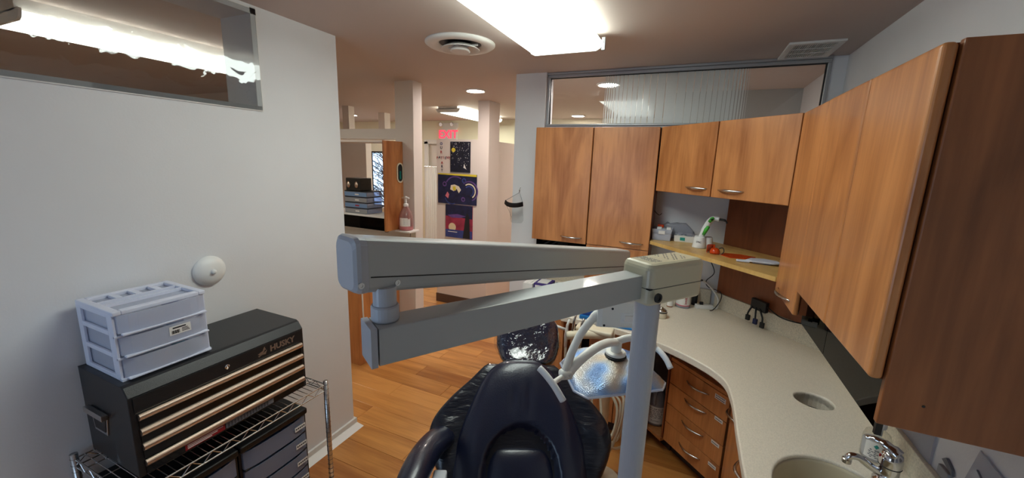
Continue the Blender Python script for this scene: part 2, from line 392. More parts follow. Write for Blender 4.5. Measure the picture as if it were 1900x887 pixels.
wrap_light('fluorescent ceiling light near the exit sign beyond the partition', -3.05, -2.71, 4.36, 5.58, 2.37, 'lens_far')
wrap_light('fluorescent ceiling light seen through the high interior window', -3.22, -2.84, .84, 2.3, 2.345, 'lens_side')
wrap_light('added unseen fill light brightening the side room behind the white wall', -4.9, -4.5, -.9, .3, 2.36, 'lens_far')  # extra fixture out of view, added to brighten the side room
def downlight(x, y, label, r=.078):
    t = thing('recessed_downlight', label, 'ceiling light', (x, y, H))
    obj('trim_ring', MB().ring((x, y, H-.002), r+.012, .012, n=28, m=6), 'trim_white', t, smooth=True)
    obj('bulb', MB().lathe((x, y, H), [(r, -.001), (r, -.004), (r*.6, -.012), (0, -.014)], 24), 'downlight', t, smooth=True)
downlight(-1.965, 3.45, 'round recessed downlight in the hallway ceiling')
downlight(-.708, 3.455, 'round recessed downlight close behind the striped transom')
downlight(-1.516, 5.50, 'round recessed downlight far behind the transom')
downlight(-5.05, 4.90, 'round recessed downlight beyond the divider wall')
t = thing('air_diffuser', 'round white ceiling air diffuser with nested rings', 'air vent', (-1.295, 2.09, H))
c = (-1.295, 2.09, H)
obj('outer_ring', MB().lathe(c, [(.20, 0), (.20, -.008), (.185, -.018), (.15, -.020), (.125, -.008), (.118, .0), (.118, .01), (.19, .01)], 48), 'trim_white', t, smooth=True)
obj('throat', MB().lathe(c, [(.122, -.0005), (.122, -.002), (0, -.002)], 32), 'black', t)
obj('middle_cone', MB().lathe(c, [(.07, -.010), (.108, -.03), (.112, -.033), (.108, -.036), (.072, -.016)], 40), 'trim_white', t, smooth=True)
obj('centre_cone', MB().lathe(c, [(.035, -.014), (.055, -.038), (.058, -.043), (.05, -.046), (0, -.042)], 32), 'trim_white', t, smooth=True)
obj('bracket', B(-1.41, -1.18, 2.087, 2.093, H-.022, H-.012), 'trim_white', t)
t = thing('return_air_grille', 'rectangular white ceiling grille above the transom', 'air vent', (.51, 2.78, H))
obj('frame', B(.385, .63, 2.60, 2.63, H-.012, H).box(.385, .63, 2.90, 2.925, H-.012, H).box(.385, .415, 2.63, 2.90, H-.012, H).box(.60, .63, 2.63, 2.90, H-.012, H), 'trim_white', t, bevel=.003)
obj('duct', B(.415, .60, 2.63, 2.90, H-.003, H-.001), 'black', t)
for i in range(19): obj('slat', B(.419+i*.0097, .4225+i*.0097, 2.63, 2.90, H-.010, H-.003), 'trim_white', t)
for y in (2.715, 2.805): obj('cross_bar', B(.415, .60, y, y+.005, H-.012, H-.009), 'trim_white', t)
# ================================================================== WALL CABINETS
ZT = 2.03
def door(t, x0, x1, z0, z1, y, m='cabinet_wood', local=False, th=.019):
    return obj('door', B(x0+.0015, x1-.0015, y, y+th, z0, z1), m, t, bevel=.004, seg=3, local=local)
t = thing('wall_cabinet', 'tall wood wall cabinet beside the hanging face shield', 'cabinet', (-.84, 2.955, 1.225))
obj('body', B(-1.05, -.637, 2.742, 2.955, 1.23, ZT), 'dark_wood', t)
d = door(t, -1.05, -.637, 1.225, ZT, 2.72); pull(d, (-.825, 2.72, 1.268), (-.669, 2.72, 1.266), (0, -1, 0))
t = thing('wall_cabinet', 'tall wood wall cabinet adjoining the open corner shelf', 'cabinet', (-.425, 2.955, 1.225))
obj('body', B(-.633, -.212, 2.742, 2.955, .965, ZT), 'dark_wood', t)
d = door(t, -.633, -.212, 1.23, ZT, 2.72); pull(d, (-.406, 2.72, 1.272), (-.251, 2.72, 1.270), (0, -1, 0))
obj('lower_panel', B(-.633, -.215, 2.724, 2.742, .97, 1.226), 'cabinet_wood', t, bevel=.002)
t = thing('smoked_valance', 'smoked plastic strip under the tall cabinet by face shield', 'valance', (-.84, 2.80, 1.1))
obj('panel', B(-1.03, -.64, 2.775, 2.78, 1.10, 1.229), 'smoked', t)
obj('back_board', B(-1.03, -.64, 2.90, 2.91, 1.10, 1.229), 'grey_plastic', t)
# diagonal corner cabinet
RZ = math.radians(-45)
o45 = (-.21, 2.725)
t = thing('corner_wall_cabinet', 'angled two-door wood cabinet above the open corner shelf', 'cabinet', (o45[0], o45[1], 1.63), RZ)
obj('body', MB().prism([(-.205, 2.748), (.425, 2.118), (.727, 2.118), (.727, 2.39), (.18, 2.937), (-.205, 2.937)], 1.632, ZT-.002), 'dark_wood', t)
d = door(t, .004, .435, 0, ZT-1.63, 0, local=True); pull(d, (.256, 0, .042), (.413, 0, .042), (0, -1, 0), True)
d = door(t, .439, .868, 0, ZT-1.63, 0, local=True); pull(d, (.484, 0, .042), (.638, 0, .043), (0, -1, 0), True)
# right wall cabinets
t = thing('wall_cabinet', 'narrow long-doored wood cabinet in the corner by the smoked valance', 'cabinet', (.57, 1.93, 1.24))
obj('body', B(.427, .733, 1.755, 2.112, 1.245, ZT), 'dark_wood', t)
d = obj('door', B(.405, .424, 1.753, 2.108, 1.24, ZT), 'cabinet_wood', t, bevel=.007, seg=3)
pull(d, (.405, 2.04, 1.268), (.405, 1.815, 1.278), (-1, 0, 0))
t = thing('wall_cabinet', 'large wood cabinet with shade-darkened end panel over the sink', 'cabinet', (.57, 1.40, 1.237))
obj('body', B(.427, .733, 1.075, 1.75, 1.335, ZT), 'dark_wood', t)
obj('door', B(.402, .424, 1.395, 1.750, 1.338, ZT), 'cabinet_wood', t, bevel=.008, seg=4)
obj('door', B(.402, .428, 1.058, 1.392, 1.338, ZT), 'cabinet_wood', t, bevel=.010, seg=5)
piece(obj('end_panel', B(.431, .733, 1.055, 1.073, 1.237, ZT+.004), 'cabinet_wood_shaded', t, bevel=.003), 'plain wood end panel')
obj('screw_hole', MB().lathe((.50, 1.0548, 1.30), [(.003, 0), (.003, .0004)], 10, ax=(0,-1,0)), 'black', t)
t = thing('smoked_valance', 'smoked plastic valance hanging under the large sink cabinet', 'valance', (.45, 1.4, 1.2))
obj('panel', B(.449, .453, 1.078, 1.506, 1.20, 1.345), 'smoked', t)
obj('panel', B(.449, .453, 1.510, 1.80, 1.20, 1.345), 'smoked', t)
obj('end_strip', B(.440, .452, 1.074, 1.084, 1.20, 1.345), 'black', t)
obj('undershelf', B(.455, .733, 1.085, 1.75, 1.248, 1.258), 'dark_wood', t)
obj('back_board', B(.725, .733, 1.085, 1.75, 1.258, 1.333), 'kick', t)
# diagonal back panel and shelf
sh = [(-.208, 2.722), (.407, 2.107), (.73, 2.107), (.73, 2.392), (.215, 2.93), (.18, 2.955), (-.208, 2.955)]
def diag_prism(p, q, th, z0, z1):
    p = Vector(p); q = Vector(q); n = Vector((q.y-p.y, p.x-q.x)).normalized()*th
    return MB().prism([tuple(p), tuple(q), tuple(q+n), tuple(p+n)], z0, z1)
t = thing('corner_shelf', 'light wood corner shelf with brown back panel, holding the curing light', 'shelf', (.1, 2.7, .97))
piece(obj('back_panel', diag_prism((.722, 2.418), (.235, 2.905), .012, .967, 1.629), 'dark_wood', t), 'brown wood panel across the corner')
obj('board', MB().prism([(-.208, 2.722), (.402, 2.112), (.70, 2.118), (.70, 2.42), (.205, 2.915), (.15, 2.955), (-.208, 2.955)], 1.278, 1.30), 'shelf_wood', t)
# ================================================================== COUNTER
import itertools
def catmull(pts, k=6):
    out = []
    for i in range(len(pts)-1):
        p0 = Vector(pts[max(i-1,0)]); p1 = Vector(pts[i]); p2 = Vector(pts[i+1]); p3 = Vector(pts[min(i+2,len(pts)-1)])
        for j in range(k):
            u = j/k; out.append(tuple(.5*((2*p1)+(-p0+p2)*u+(2*p0-5*p1+4*p2-p3)*u*u+(-p0+3*p1-3*p2+p3)*u**3)))
    out.append(tuple(pts[-1])); return out
front = [(.245, .3)] + catmull([(.245, 1.50), (.246, 1.74), (.218, 1.889), (.11, 2.012), (-.068, 2.128), (-.25, 2.19), (-.45, 2.225), (-.65, 2.243)], 6)
outline = front + [(-.65, 2.5), (-1.05, 2.5), (-1.05, 2.955), (.18, 2.955), (.23, 2.912), (.73, 2.412), (.73, .3)]
hole = [(.555+.068*math.cos(2*math.pi*i/28), 1.862+.062*math.sin(2*math.pi*i/28)) for i in range(28)]
SC = (.49, 1.27); SR = (.168, .198)
sink = [(SC[0]+SR[0]*math.cos(2*math.pi*i/40), SC[1]+SR[1]*math.sin(2*math.pi*i/40)) for i in range(40)]
def plate(loops, z0, z1):
    bm = bmesh.new(); es = []
    for lp in loops:
        vs = [bm.verts.new((x, y, z1)) for x, y in lp]
        es += [bm.edges.new((vs[i], vs[(i+1)%len(vs)])) for i in range(len(vs))]
    bmesh.ops.triangle_fill(bm, use_beauty=True, use_dissolve=False, edges=es)
    top = list(bm.faces); r = bmesh.ops.extrude_face_region(bm, geom=top)
    for v in [g for g in r['geom'] if isinstance(g, bmesh.types.BMVert)]: v.co.z = z0
    bm.verts.index_update(); mb = MB(); mb.v = [tuple(v.co) for v in bm.verts]; mb.f = [tuple(v.index for v in f.verts) for f in bm.faces]; bm.free(); return mb
ct = thing('countertop', 'speckled beige countertop curving round the corner to the sink', 'countertop', (.3, 2.3, .82))
obj('top', plate([outline, hole, sink], .822, .86), 'counter', ct, bevel=.006, seg=3)
obj('backsplash', diag_prism((.722, 2.408), (.225, 2.905), .014, .86, .965), 'splash', ct, bevel=.002)
obj('backsplash', B(.716, .733, .3, 2.41, .86, .945), 'splash', ct, bevel=.002)
obj('backsplash', B(-1.05, .205, 2.943, 2.958, .86, .965), 'splash', ct, bevel=.002)
prof = [(1., .85), (.985, .84), (.95, .80), (.86, .745), (.6, .715), (.15, .705), (.0, .705)]
mb = MB(); rings = [[(SC[0]+SR[0]*k*math.cos(2*math.pi*i/40), SC[1]+SR[1]*k*math.sin(2*math.pi*i/40), z) for i in range(40)] for k, z in prof if k > 0]
outer = [[(SC[0]+(SR[0]*k+.008)*math.cos(2*math.pi*i/40), SC[1]+(SR[1]*k+.008)*math.sin(2*math.pi*i/40), z-.006) for i in range(40)] for k, z in reversed(prof) if k > 0]
mb.loft(outer + rings)
sk = obj('sink_basin', mb, 'sink', ct, smooth=True)
obj('drain', MB().lathe((SC[0], SC[1], .706), [(.026, 0), (.026, .004), (.018, .003), (0, .002)], 20), 'chrome', sk, smooth=True)
mb = MB(); mb.loft([[(.555+.068*k*math.cos(2*math.pi*i/28), 1.862+.062*k*math.sin(2*math.pi*i/28), z) for i in range(28)] for k, z in ((1.02, .85), (1.0, .85), (1., .80), (1.02, .80))], cap=False)
obj('waste_chute', mb, 'counter', ct)
obj('chute_liner', MB().lathe((.555, 1.862, .60), [(.08, 0), (.08, .2), (.078, .2), (.078, .005), (0, .005)], 24), 'black', ct)
# ================================================================== BASE CABINETS
t = thing('drawer_base_cabinet', 'angled wood base unit with four labelled drawers', 'cabinet', (.008, 2.412, 0), RZ)
obj('body', B(0, .412, .022, .36, .105, .82), 'dark_wood', t, local=True)
obj('rail', B(0, .412, -.004, .02, .645, .665), 'cabinet_wood', t, local=True)
obj('rail', B(0, .412, .016, .024, .70, .82), 'dark_gap', t, local=True)
obj('toe_kick', B(0, .412, .085, .10, 0, .105), 'kick', t, local=True)
zs = [.64, .50, .362, .24, .108]; words = ['SCALERS', 'MIRRORS', 'BURS', 'TRAYS']
hz = [.58, .468, .326, .18]; lz = [.606, .488, .347, .212]
for i in range(4):
    d = obj('drawer', B(.003, .409, 0, .02, zs[i+1]+.002, zs[i]-.002), 'cabinet_wood', t, bevel=.002, local=True)
    pull(d, (.128, 0, hz[i]), (.286, 0, hz[i]+.006), (0, -1, 0), True)
    a = (.322, .388) if i == 0 else (.338, .388); h = .013 if i == 0 else .010
    s = piece(obj('drawer_label', B(a[0], a[1], -.0012, 0, lz[i]-h, lz[i]+h), 'paper', d, local=True), 'small white printed label')
    mb = MB()
    for row in ((.004, -.008) if i == 0 else (-.003,)):
        for q in range(6): mb.box(a[0]+.005+q*(a[1]-a[0]-.01)/6, a[0]+.005+(q+.75)*(a[1]-a[0]-.01)/6, -.0016, -.0012, lz[i]+row, lz[i]+row+.0045)
    ob = obj('label_print', mb, 'print_black', t, local=True)
t = thing('open_base_cabinet', 'open wood base unit storing the white jug', 'cabinet', (-.08, 2.5, 0), RZ)
obj('bottom_board', B(-.03, .118, -.012, .32, .09, .11), 'cabinet_wood', t, local=True)
obj('back_board', B(-.03, .118, .30, .32, .11, .82), 'kick', t, local=True)
obj('side_board', B(.106, .118, .0, .30, .11, .82), 'dark_wood', t, local=True)
obj('toe_kick', B(-.03, .118, .075, .09, 0, .09), 'kick', t, local=True)
t = thing('base_cabinet', 'wood base cabinet below the back counter behind the hoses', 'cabinet', (-.3, 2.6, 0))
obj('body', B(-.50, -.12, 2.44, 2.94, .10, .82), 'dark_wood', t)
obj('door', B(-.498, -.312, 2.42, 2.44, .11, .80), 'cabinet_wood', t, bevel=.003)
obj('door', B(-.308, -.122, 2.42, 2.44, .11, .80), 'cabinet_wood', t, bevel=.003)
obj('toe_kick', B(-.50, -.12, 2.50, 2.52, 0, .10), 'kick', t)
t = thing('base_cabinet', 'wood end cabinet with open knee space behind the headrest', 'cabinet', (-.8, 2.75, 0))
obj('end_panel', B(-.655, -.635, 2.27, 2.94, 0, .82), 'cabinet_wood', t)
obj('body', B(-1.04, -.66, 2.54, 2.94, .0, .82), 'cabinet_wood', t)
obj('back_board', B(-.635, -.51, 2.90, 2.92, 0, .82), 'kick', t)
t = thing('base_cabinet', 'wood base cabinet running under the sink counter', 'cabinet', (.5, 1.2, 0))
obj('body', B(.322, .728, .32, 2.085, .10, .59), 'dark_wood', t)
obj('toe_kick', B(.38, .39, .32, 2.085, 0, .10), 'kick', t)
ys = [2.08, 1.70, 1.30, .90, .50]
for i in range(4):
    d = obj('door', B(.302, .320, ys[i+1]+.002, ys[i]-.002, .11, .70), 'cabinet_wood', t, bevel=.003)
    if i < 2: pull(d, (.302, ys[i]-.02 if i == 0 else 1.67, .63), (.302, ys[i]-.14 if i == 0 else 1.53, .63), (-1, 0, 0))
# ================================================================== DENTAL LIGHT
def fr(o, a, b, u):   # plan frame: o + a*u + b*perp(u)
    return (o[0]+a*u[0]-b*u[1], o[1]+a*u[1]+b*u[0])
PO = (-.055, .81); U = (.587, .81)
dl = thing('dental_light', 'grey dental operating light on folded arms and tall pole', 'dental light', (PO[0], PO[1], 0))
obj('pole', MB().lathe((PO[0], PO[1], 0), [(.025, .012), (.025, 1.54)], 32), 'arm_end', dl, smooth=False)
obj('floor_plate', MB().lathe((PO[0], PO[1], 0), [(.09, 0), (.09, .01), (.03, .018), (.03, .05)], 28), 'arm_grey', dl)
def rot_box(a0, a1, b0, b1, z0, z1, o=PO, u=U):
    return MB().prism([fr(o, a0, b0, u), fr(o, a1, b0, u), fr(o, a1, b1, u), fr(o, a0, b1, u)], z0, z1)
def rrect(ins, z, a0=-.048, a1=.112, b0=-.042, b1=.034, r=.014, k=5):
    out = []
    for ca, cb, s0 in ((a0+r, b0+r, math.pi), (a1-r, b0+r, 1.5*math.pi), (a1-r, b1-r, 0), (a0+r, b1-r, .5*math.pi)):
        for i in range(k+1):
            t_ = s0+.5*math.pi*i/k; q_ = fr(PO, ca+(r-ins)*math.cos(t_), cb+(r-ins)*math.sin(t_), U); out.append((q_[0], q_[1], z))
    return out
hub = obj('hub_housing', MB().loft([rrect(0, 1.556), rrect(0, 1.590), rrect(.0015, 1.595), rrect(.005, 1.600), rrect(.011, 1.602)]), 'beige', dl)
obj('hub_base', MB().loft([rrect(.009, 1.520), rrect(.004, 1.522), rrect(0, 1.527), rrect(0, 1.5545)]), 'beige', dl)
obj('hub_seam', rot_box(-.047, .111, -.041, .033, 1.5538, 1.5565), 'black', dl)
c0 = fr(PO, -.046, -.0435, U)
obj('pivot_bolt', MB().lathe((c0[0]+.012, c0[1]+.004, 1.542), [(.009, 0), (.009, .004), (.005, .004), (.005, .002), (0, .002)], 16, ax=(U[1], -U[0], 0)), 'rubber', dl)
mb = MB()
for i in range(6):
    for j in range(11):
        if (i*7+j*3) % 8: q_ = fr(PO, -.022+i*.0042, -.024+j*.0044, U); r2 = fr(PO, -.0195+i*.0042, -.0205+j*.0044, U); mb.prism([q_, (r2[0], q_[1]), r2, (q_[0], r2[1])], 1.6021, 1.6024)
obj('rating_print', mb, 'print_grey', hub)['kind'] = 'stuff'
mb = MB()
for i in range(7):
    for j in range(6):
        if (i*5+j*7) % 3: q_ = fr(PO, .03+i*.008, -.022+j*.008, U); mb.box(q_[0]-.0014, q_[0]+.0014, q_[1]-.002, q_[1]+.002, 1.6021, 1.6024)
obj('marking_print', mb, 'print_grey', hub)['kind'] = 'stuff'
def lerp2(a, b, t): return (a[0]+(b[0]-a[0])*t, a[1]+(b[1]-a[1])*t)
# lower arm (from the hub towards the knuckle)
def sect(c, u, w, z0, z1, r=.006, k=4):
    q = (-u[1], u[0]); out = []
    for cx, cz, a0 in ((-w+r, z0+r, math.pi), (w-r, z0+r, 1.5*math.pi), (w-r, z1-r, 0), (-w+r, z1-r, .5*math.pi)):
        for i in range(k+1):
            a = a0+.5*math.pi*i/k; s_, z_ = cx+r*math.cos(a), cz+r*math.sin(a)
            out.append((c[0]+q[0]*s_, c[1]+q[1]*s_, z_))
    return out
e0 = (-.081, .774); e1 = (-.3405, .3415); ul = (Vector(e1)-Vector(e0)).normalized()
obj('lower_arm', MB().loft([sect(e0, ul, .022, 1.532, 1.578, .002), sect(lerp2(e0, e1, .985), ul, .022, 1.533, 1.581, .002)]), 'arm_grey', dl)
obj('arm_end_cap', MB().loft([sect(lerp2(e0, e1, .989), ul, .0225, 1.5315, 1.582, .002), sect(lerp2(e0, e1, 1.004), ul, .0225, 1.5315, 1.582, .002)]), 'arm_end', dl)
# knuckle post
kp = (-.332, .3635)
obj('knuckle_collar', MB().lathe((kp[0], kp[1], 1.5815), [(.0162, 0), (.0172, .002), (.0172, .018), (.0160, .020)], 28), 'arm_end', dl)
obj('knuckle_post', MB().lathe((kp[0], kp[1], 1.595), [(.0143, 0), (.0143, .030)], 28), 'arm_end', dl)
# upper spring arm, sloping down towards the lamp
q0 = (-.358, .337); q1 = (-.15, 1.062); uu = (Vector(q1)-Vector(q0)).normalized(); lerp = lerp2
obj('upper_arm', MB().loft([sect(lerp(q0, q1, .012), uu, .024, 1.6215, 1.6880, .008), sect(q1, uu, .024, 1.502, 1.562, .008)]), 'arm_grey', dl)
obj('upper_arm_cap', MB().loft([sect(lerp(q0, q1, -.010), uu, .019, 1.627, 1.685, .010), sect(lerp(q0, q1, -.006), uu, .0228, 1.6235, 1.689, .010), sect(lerp(q0, q1, 0), uu, .0245, 1.6215, 1.690, .009), sect(lerp(q0, q1, .0115), uu, .0245, 1.6210, 1.6885, .009)]), 'arm_end', dl)
pv = (uu[1], -uu[0])
def side_pt(t, z, off=.0242): c = lerp(q0, q1, t); return (c[0]+pv[0]*off, c[1]+pv[1]*off, z)
obj('cover_seam', MB().tube([side_pt(.015, 1.6415), side_pt(.98, 1.522)], .0008, 6), 'black', dl)
for tt, zz in ((.062, 1.6275), (-.002, 1.634)):
    obj('screw', MB().lathe(side_pt(tt, zz), [(.0038, -.001), (.0038, .0013), (.002, .0013), (.002, .0006), (0, .0006)], 12, ax=(pv[0], pv[1], 0)), 'steel', dl)
# lamp head
lh = obj('lamp_head', MB().loft([sect(lerp((-.185, .955), (-.085, 1.0), k), Vector((.912, .41)).normalized(), .02+.004*(0 < k < 1), 1.382, 1.454, .010) for k in (0, .1, .9, 1.)]), 'beige_grey', dl)
obj('lamp_stem', MB().tube([(-.15, 1.05, 1.505), (-.152, 1.035, 1.47), (-.15, 1.0, 1.446), (-.15, .985, 1.43)], [.013, .013, .014, .012], 14), 'beige_grey', dl, smooth=True)
fn = Vector((.41, -.912, 0)); fd = Vector((.912, .41, 0))
def on_face(s, z, off=.0245): p = Vector((-.135, .9775, z)) + fd*s + fn*off; return p
def face_box(s0, s1, z0, z1, off, d):
    mb = MB(); a = on_face(s0, z0, off); b = on_face(s1, z0, off); c = fn*d
    return mb.loft([[tuple(a), tuple(b), tuple(on_face(s1, z1, off)), tuple(on_face(s0, z1, off))], [tuple(a+c), tuple(b+c), tuple(on_face(s1, z1, off)+c), tuple(on_face(s0, z1, off)+c)]])
obj('switch_plate', face_box(.002, .038, 1.398, 1.424, .023, .003), 'white_plastic', lh)
obj('switch', face_box(.010, .034, 1.404, 1.418, .026, .005), 'trim_white', lh, bevel=.001)
for s_, z_ in ((-.038, 1.39), (.040, 1.434), (-.02, 1.434)):
    obj('screw', MB().lathe(on_face(s_, z_, .0235), [(.003, 0), (.003, .0012), (0, .0012)], 10, ax=fn), 'rubber', lh)
obj('yoke', MB().tube(catmull([(-.168, .957, 1.42), (-.186, .945, 1.405), (-.208, .915, 1.372), (-.222, .885, 1.33), (-.229, .855, 1.284)], 5), [.0125]*6+[.0105]*15, 12, flat=.75, up=(.9, .4, 0)), 'beige_grey', dl, smooth=True)
obj('yoke_pivot', MB().lathe((-.236, .853, 1.281), [(.0, -.006), (.011, -.004), (.0135, 0), (.0135, .022), (.010, .026), (0, .027)], 18, ax=(.79, .61, 0)), 'beige_grey', dl, smooth=True)
obj('inner_yoke', MB().tube(catmull([(-.224, .856, 1.280), (-.205, .892, 1.305), (-.178, .945, 1.322), (-.158, 1.0, 1.318), (-.142, 1.05, 1.302)], 5), .0115, 12, flat=.8, up=(.9, .4, 0)), 'beige_grey', dl, smooth=True)
obj('inner_yoke', MB().tube(catmull([(-.142, 1.055, 1.302), (-.11, 1.075, 1.312), (-.075, 1.09, 1.306), (-.045, 1.10, 1.29)], 5), .0105, 12, flat=.8), 'beige_grey', dl, smooth=True)
rc = Vector((-.15, 1.07, 0)); E1 = Vector((.79, .61, 0)); E2 = Vector((-.61, .79, 0))
oct_ = [(-.135, .055), (-.15, -.085), (-.128, -.122), (.082, -.122), (.108, -.095), (.108, .05), (.06, .115), (-.075, .115)]
def rr(k, z): return [tuple(rc + E1*(a*k) + E2*(b*k) + Vector((0, 0, z))) for a, b in [lerp(oct_[i], oct_[(i+1)%8], j/4) for i in range(8) for j in range(4)]]
rf = obj('reflector', MB().loft([rr(1., 1.208), rr(1.0, 1.212), rr(.9, 1.226), rr(.7, 1.241), rr(.45, 1.251), rr(.2, 1.256), rr(.01, 1.257)]), 'reflector', dl, smooth=True)
mb = MB(); lo = rr(1.0, 1.210); mb.tube(lo+[lo[0]], .0035, 6); obj('reflector_rim', mb, 'clear_plastic', rf)
for (cx, r, z0, z1, m, nm) in ((0, .03, 1.256, 1.262, 'rubber', 'mount_gasket'), (0, .028, 1.262, 1.272, 'beige_grey', 'mount_ring'), (0, .015, 1.272, 1.305, 'beige_grey', 'mount_knob')):
    obj(nm, MB().lathe((-.142, 1.06, z0), [(r*.9, 0), (r, .002), (r, z1-z0-.002), (r*.9, z1-z0)], 24), m, rf, smooth=False)
def grip(pts, r):
    mb = MB(); mb.tube(catmull(pts, 4), r, 10, flat=.75); return piece(obj('grip_handle', mb, 'white_plastic', dl, smooth=True), 'white curved grip handle')
grip([(-.272, .790, 1.320), (-.253, .785, 1.309), (-.230, .780, 1.290), (-.208, .778, 1.262)], .0085)
obj('grip_stem', MB().tube(catmull([(-.236, .784, 1.293), (-.240, .812, 1.282), (-.234, .838, 1.280), (-.228, .855, 1.281)], 4), .006, 10), 'beige_grey', dl, smooth=True)
grip([(-.048, 1.104, 1.286), (-.032, 1.095, 1.284), (-.012, 1.078, 1.272), (.003, 1.064, 1.254)], .0085)
# ================================================================== DENTAL CHAIR
CR = Matrix.Translation((-.47, 1.19, 0)) @ Matrix.Rotation(math.atan2(.42, .907), 4, 'Z')
ch = thing('dental_chair', 'black vinyl dental chair with reclined winged backrest', 'chair', (-.47, 1.19, 0), math.atan2(.42, .907))
BO = Vector((0, -.27, .5)); BS = Vector((0, .643, .766)); BN = Vector((0, -.766, .643))
def bp_(x, s, n): return tuple(BO + BS*s + BN*n + Vector((x, 0, 0)))
def interp(tab, s):
    for (a, va), (b, vb) in zip(tab, tab[1:]):
        if s <= b:
            i = tab.index((a, va)); k = min(1, max(0, (s-a)/(b-a)))
            m0 = (vb-tab[i-1][1])/(b-tab[i-1][0]) if i > 0 else (vb-va)/(b-a)
            m1 = (tab[i+2][1]-va)/(tab[i+2][0]-a) if i+2 < len(tab) else (vb-va)/(b-a)
            h = b-a; k2 = k*k; k3 = k2*k
            return (2*k3-3*k2+1)*va + (k3-2*k2+k)*h*m0 + (3*k2-2*k3)*vb + (k3-k2)*h*m1
    return tab[-1][1]
def pad(hw, tf, tb, s0, s1, ns=40, nu=40, fn=None, pw=2.6):
    mb = MB(); vs = []; fs = []
    for side in (1, -1):
        for i in range(ns+1):
            v = i/ns; s = s0+(s1-s0)*v; w = interp(hw, s)
            ed = (1-abs(2*v-1)**8)**.5 if 0 < v < 1 else 0
            for j in range(nu+1):
                u = -1+2*j/nu; uu_ = math.sin(u*math.pi/2); th = max(0, 1-abs(uu_)**pw)**.5
                n = (tf if side > 0 else -tb)*th*ed
                if side > 0 and fn: n += fn(uu_*w, s)*th*ed
                vs.append(bp_(uu_*w*(.9+.1*ed), s, n))
    m = (ns+1)*(nu+1)
    for side in (0, 1):
        for i in range(ns):
            for j in range(nu):
                a = side*m+i*(nu+1)+j; q = (a, a+1, a+nu+2, a+nu+1); fs.append(q if side == 0 else q[::-1])
    mb.add(vs, fs); return mb
def weld(o, d=.0008):
    b = bmesh.new(); b.from_mesh(o.data); bmesh.ops.remove_doubles(b, verts=b.verts, dist=d); bmesh.ops.recalc_face_normals(b, faces=b.faces); b.to_mesh(o.data); b.free(); return o
def smst(x, a, b): k = min(1, max(0, (x-a)/(b-a))); return k*k*(3-2*k)
def main_fn(x, s):
    r2 = math.hypot(x/.132, (s-.28)/.158) if s > .28 else abs(x)/.132
    d = -.040*(1-smst(r2, .93, 1.0))
    folds = .007*math.exp(-((x-.03)/.010)**2)*smst(s, .45, .5)*(1-smst(s, .55, .6)) + .005*math.exp(-((x+.03)/.009)**2)*smst(s, .46, .5)*(1-smst(s, .53, .58))
    return d + .012*smst(abs(x), .09, .17) - folds
wing = pad([(.0, .16), (.15, .21), (.27, .278), (.34, .315), (.40, .33), (.46, .316), (.53, .262), (.60, .19), (.66, .14)], .014, .016, .04, .655, 60, 60,
           lambda x, s: .0045*math.sin(60*s+abs(x)*30)*smst(abs(x), .20, .25)*(1-smst(abs(x), .28, .32)) + .02*smst(abs(x), .20, .30), 6)
weld(piece(obj('backrest_wings', wing, 'vinyl_wing', ch, smooth=True, local=True), 'wide creased vinyl side wings'))
weld(obj('backrest', pad([(-.06, .20), (.1, .225), (.28, .235), (.38, .228), (.48, .198), (.56, .164), (.61, .138), (.645, .108), (.675, .055)], .05, .03, -.06, .672, 60, 60, main_fn), 'vinyl', ch, smooth=True, local=True))
lum = pad([(-.05, .122), (.15, .124), (.28, .122), (.33, .113), (.36, .098), (.375, .085)], .034, .0, -.05, .372, 40, 30)
weld(piece(obj('lumbar_pad', lum, 'vinyl', ch, smooth=True, local=True), 'lower lumbar cushion inside the arch'))
pl_ = pad([(.2, .12), (.30, .122), (.36, .108), (.40, .086), (.43, .05), (.44, .03)], .012, .0, .2, .436, 24, 24)
weld(piece(obj('arch_plate', pl_, 'plate_grey', ch, smooth=True, local=True), 'grey plate visible inside the arch'))
# seat, legrest, base below the frame
def lpad(x0, x1, y0, y1, z0, z1): return B(x0, x1, y0, y1, z0, z1)
obj('seat', lpad(-.25, .25, -.80, -.22, .40, .50), 'vinyl', ch, bevel=.04, seg=5, local=True)
obj('base', B(-.16, .16, -.55, .25, 0, .05).box(-.08, .08, -.4, -.1, .05, .40), 'beige_grey', ch, bevel=.01, local=True)
obj('back_support', MB().tube([(0, -.16, .42), (0, .02, .55), (0, .18, .82), (.02, .27, .93), (.034, .34, 1.0)], .022, 10), 'rubber', ch, smooth=True, local=True)
ap = [(-.250, .04, .775), (-.275, -.02, .805), (-.298, -.09, .832), (-.318, -.19, .850), (-.33, -.30, .847), (-.335, -.46, .80), (-.33, -.58, .74)]
obj('armrest', MB().tube(catmull(ap, 5), [.016, .020, .024, .029, .034, .037]+[.040]*(5*(len(ap)-1)-6)+[.02], 16, flat=1.15), 'vinyl', ch, smooth=True, local=True)
obj('armrest_post', B(-.284, -.240, -.235, -.165, .42, .80), 'arm_end', ch, bevel=.006, local=True)
obj('armrest_bracket', B(-.24, -.15, -.23, -.17, .40, .44), 'steel', ch, local=True)
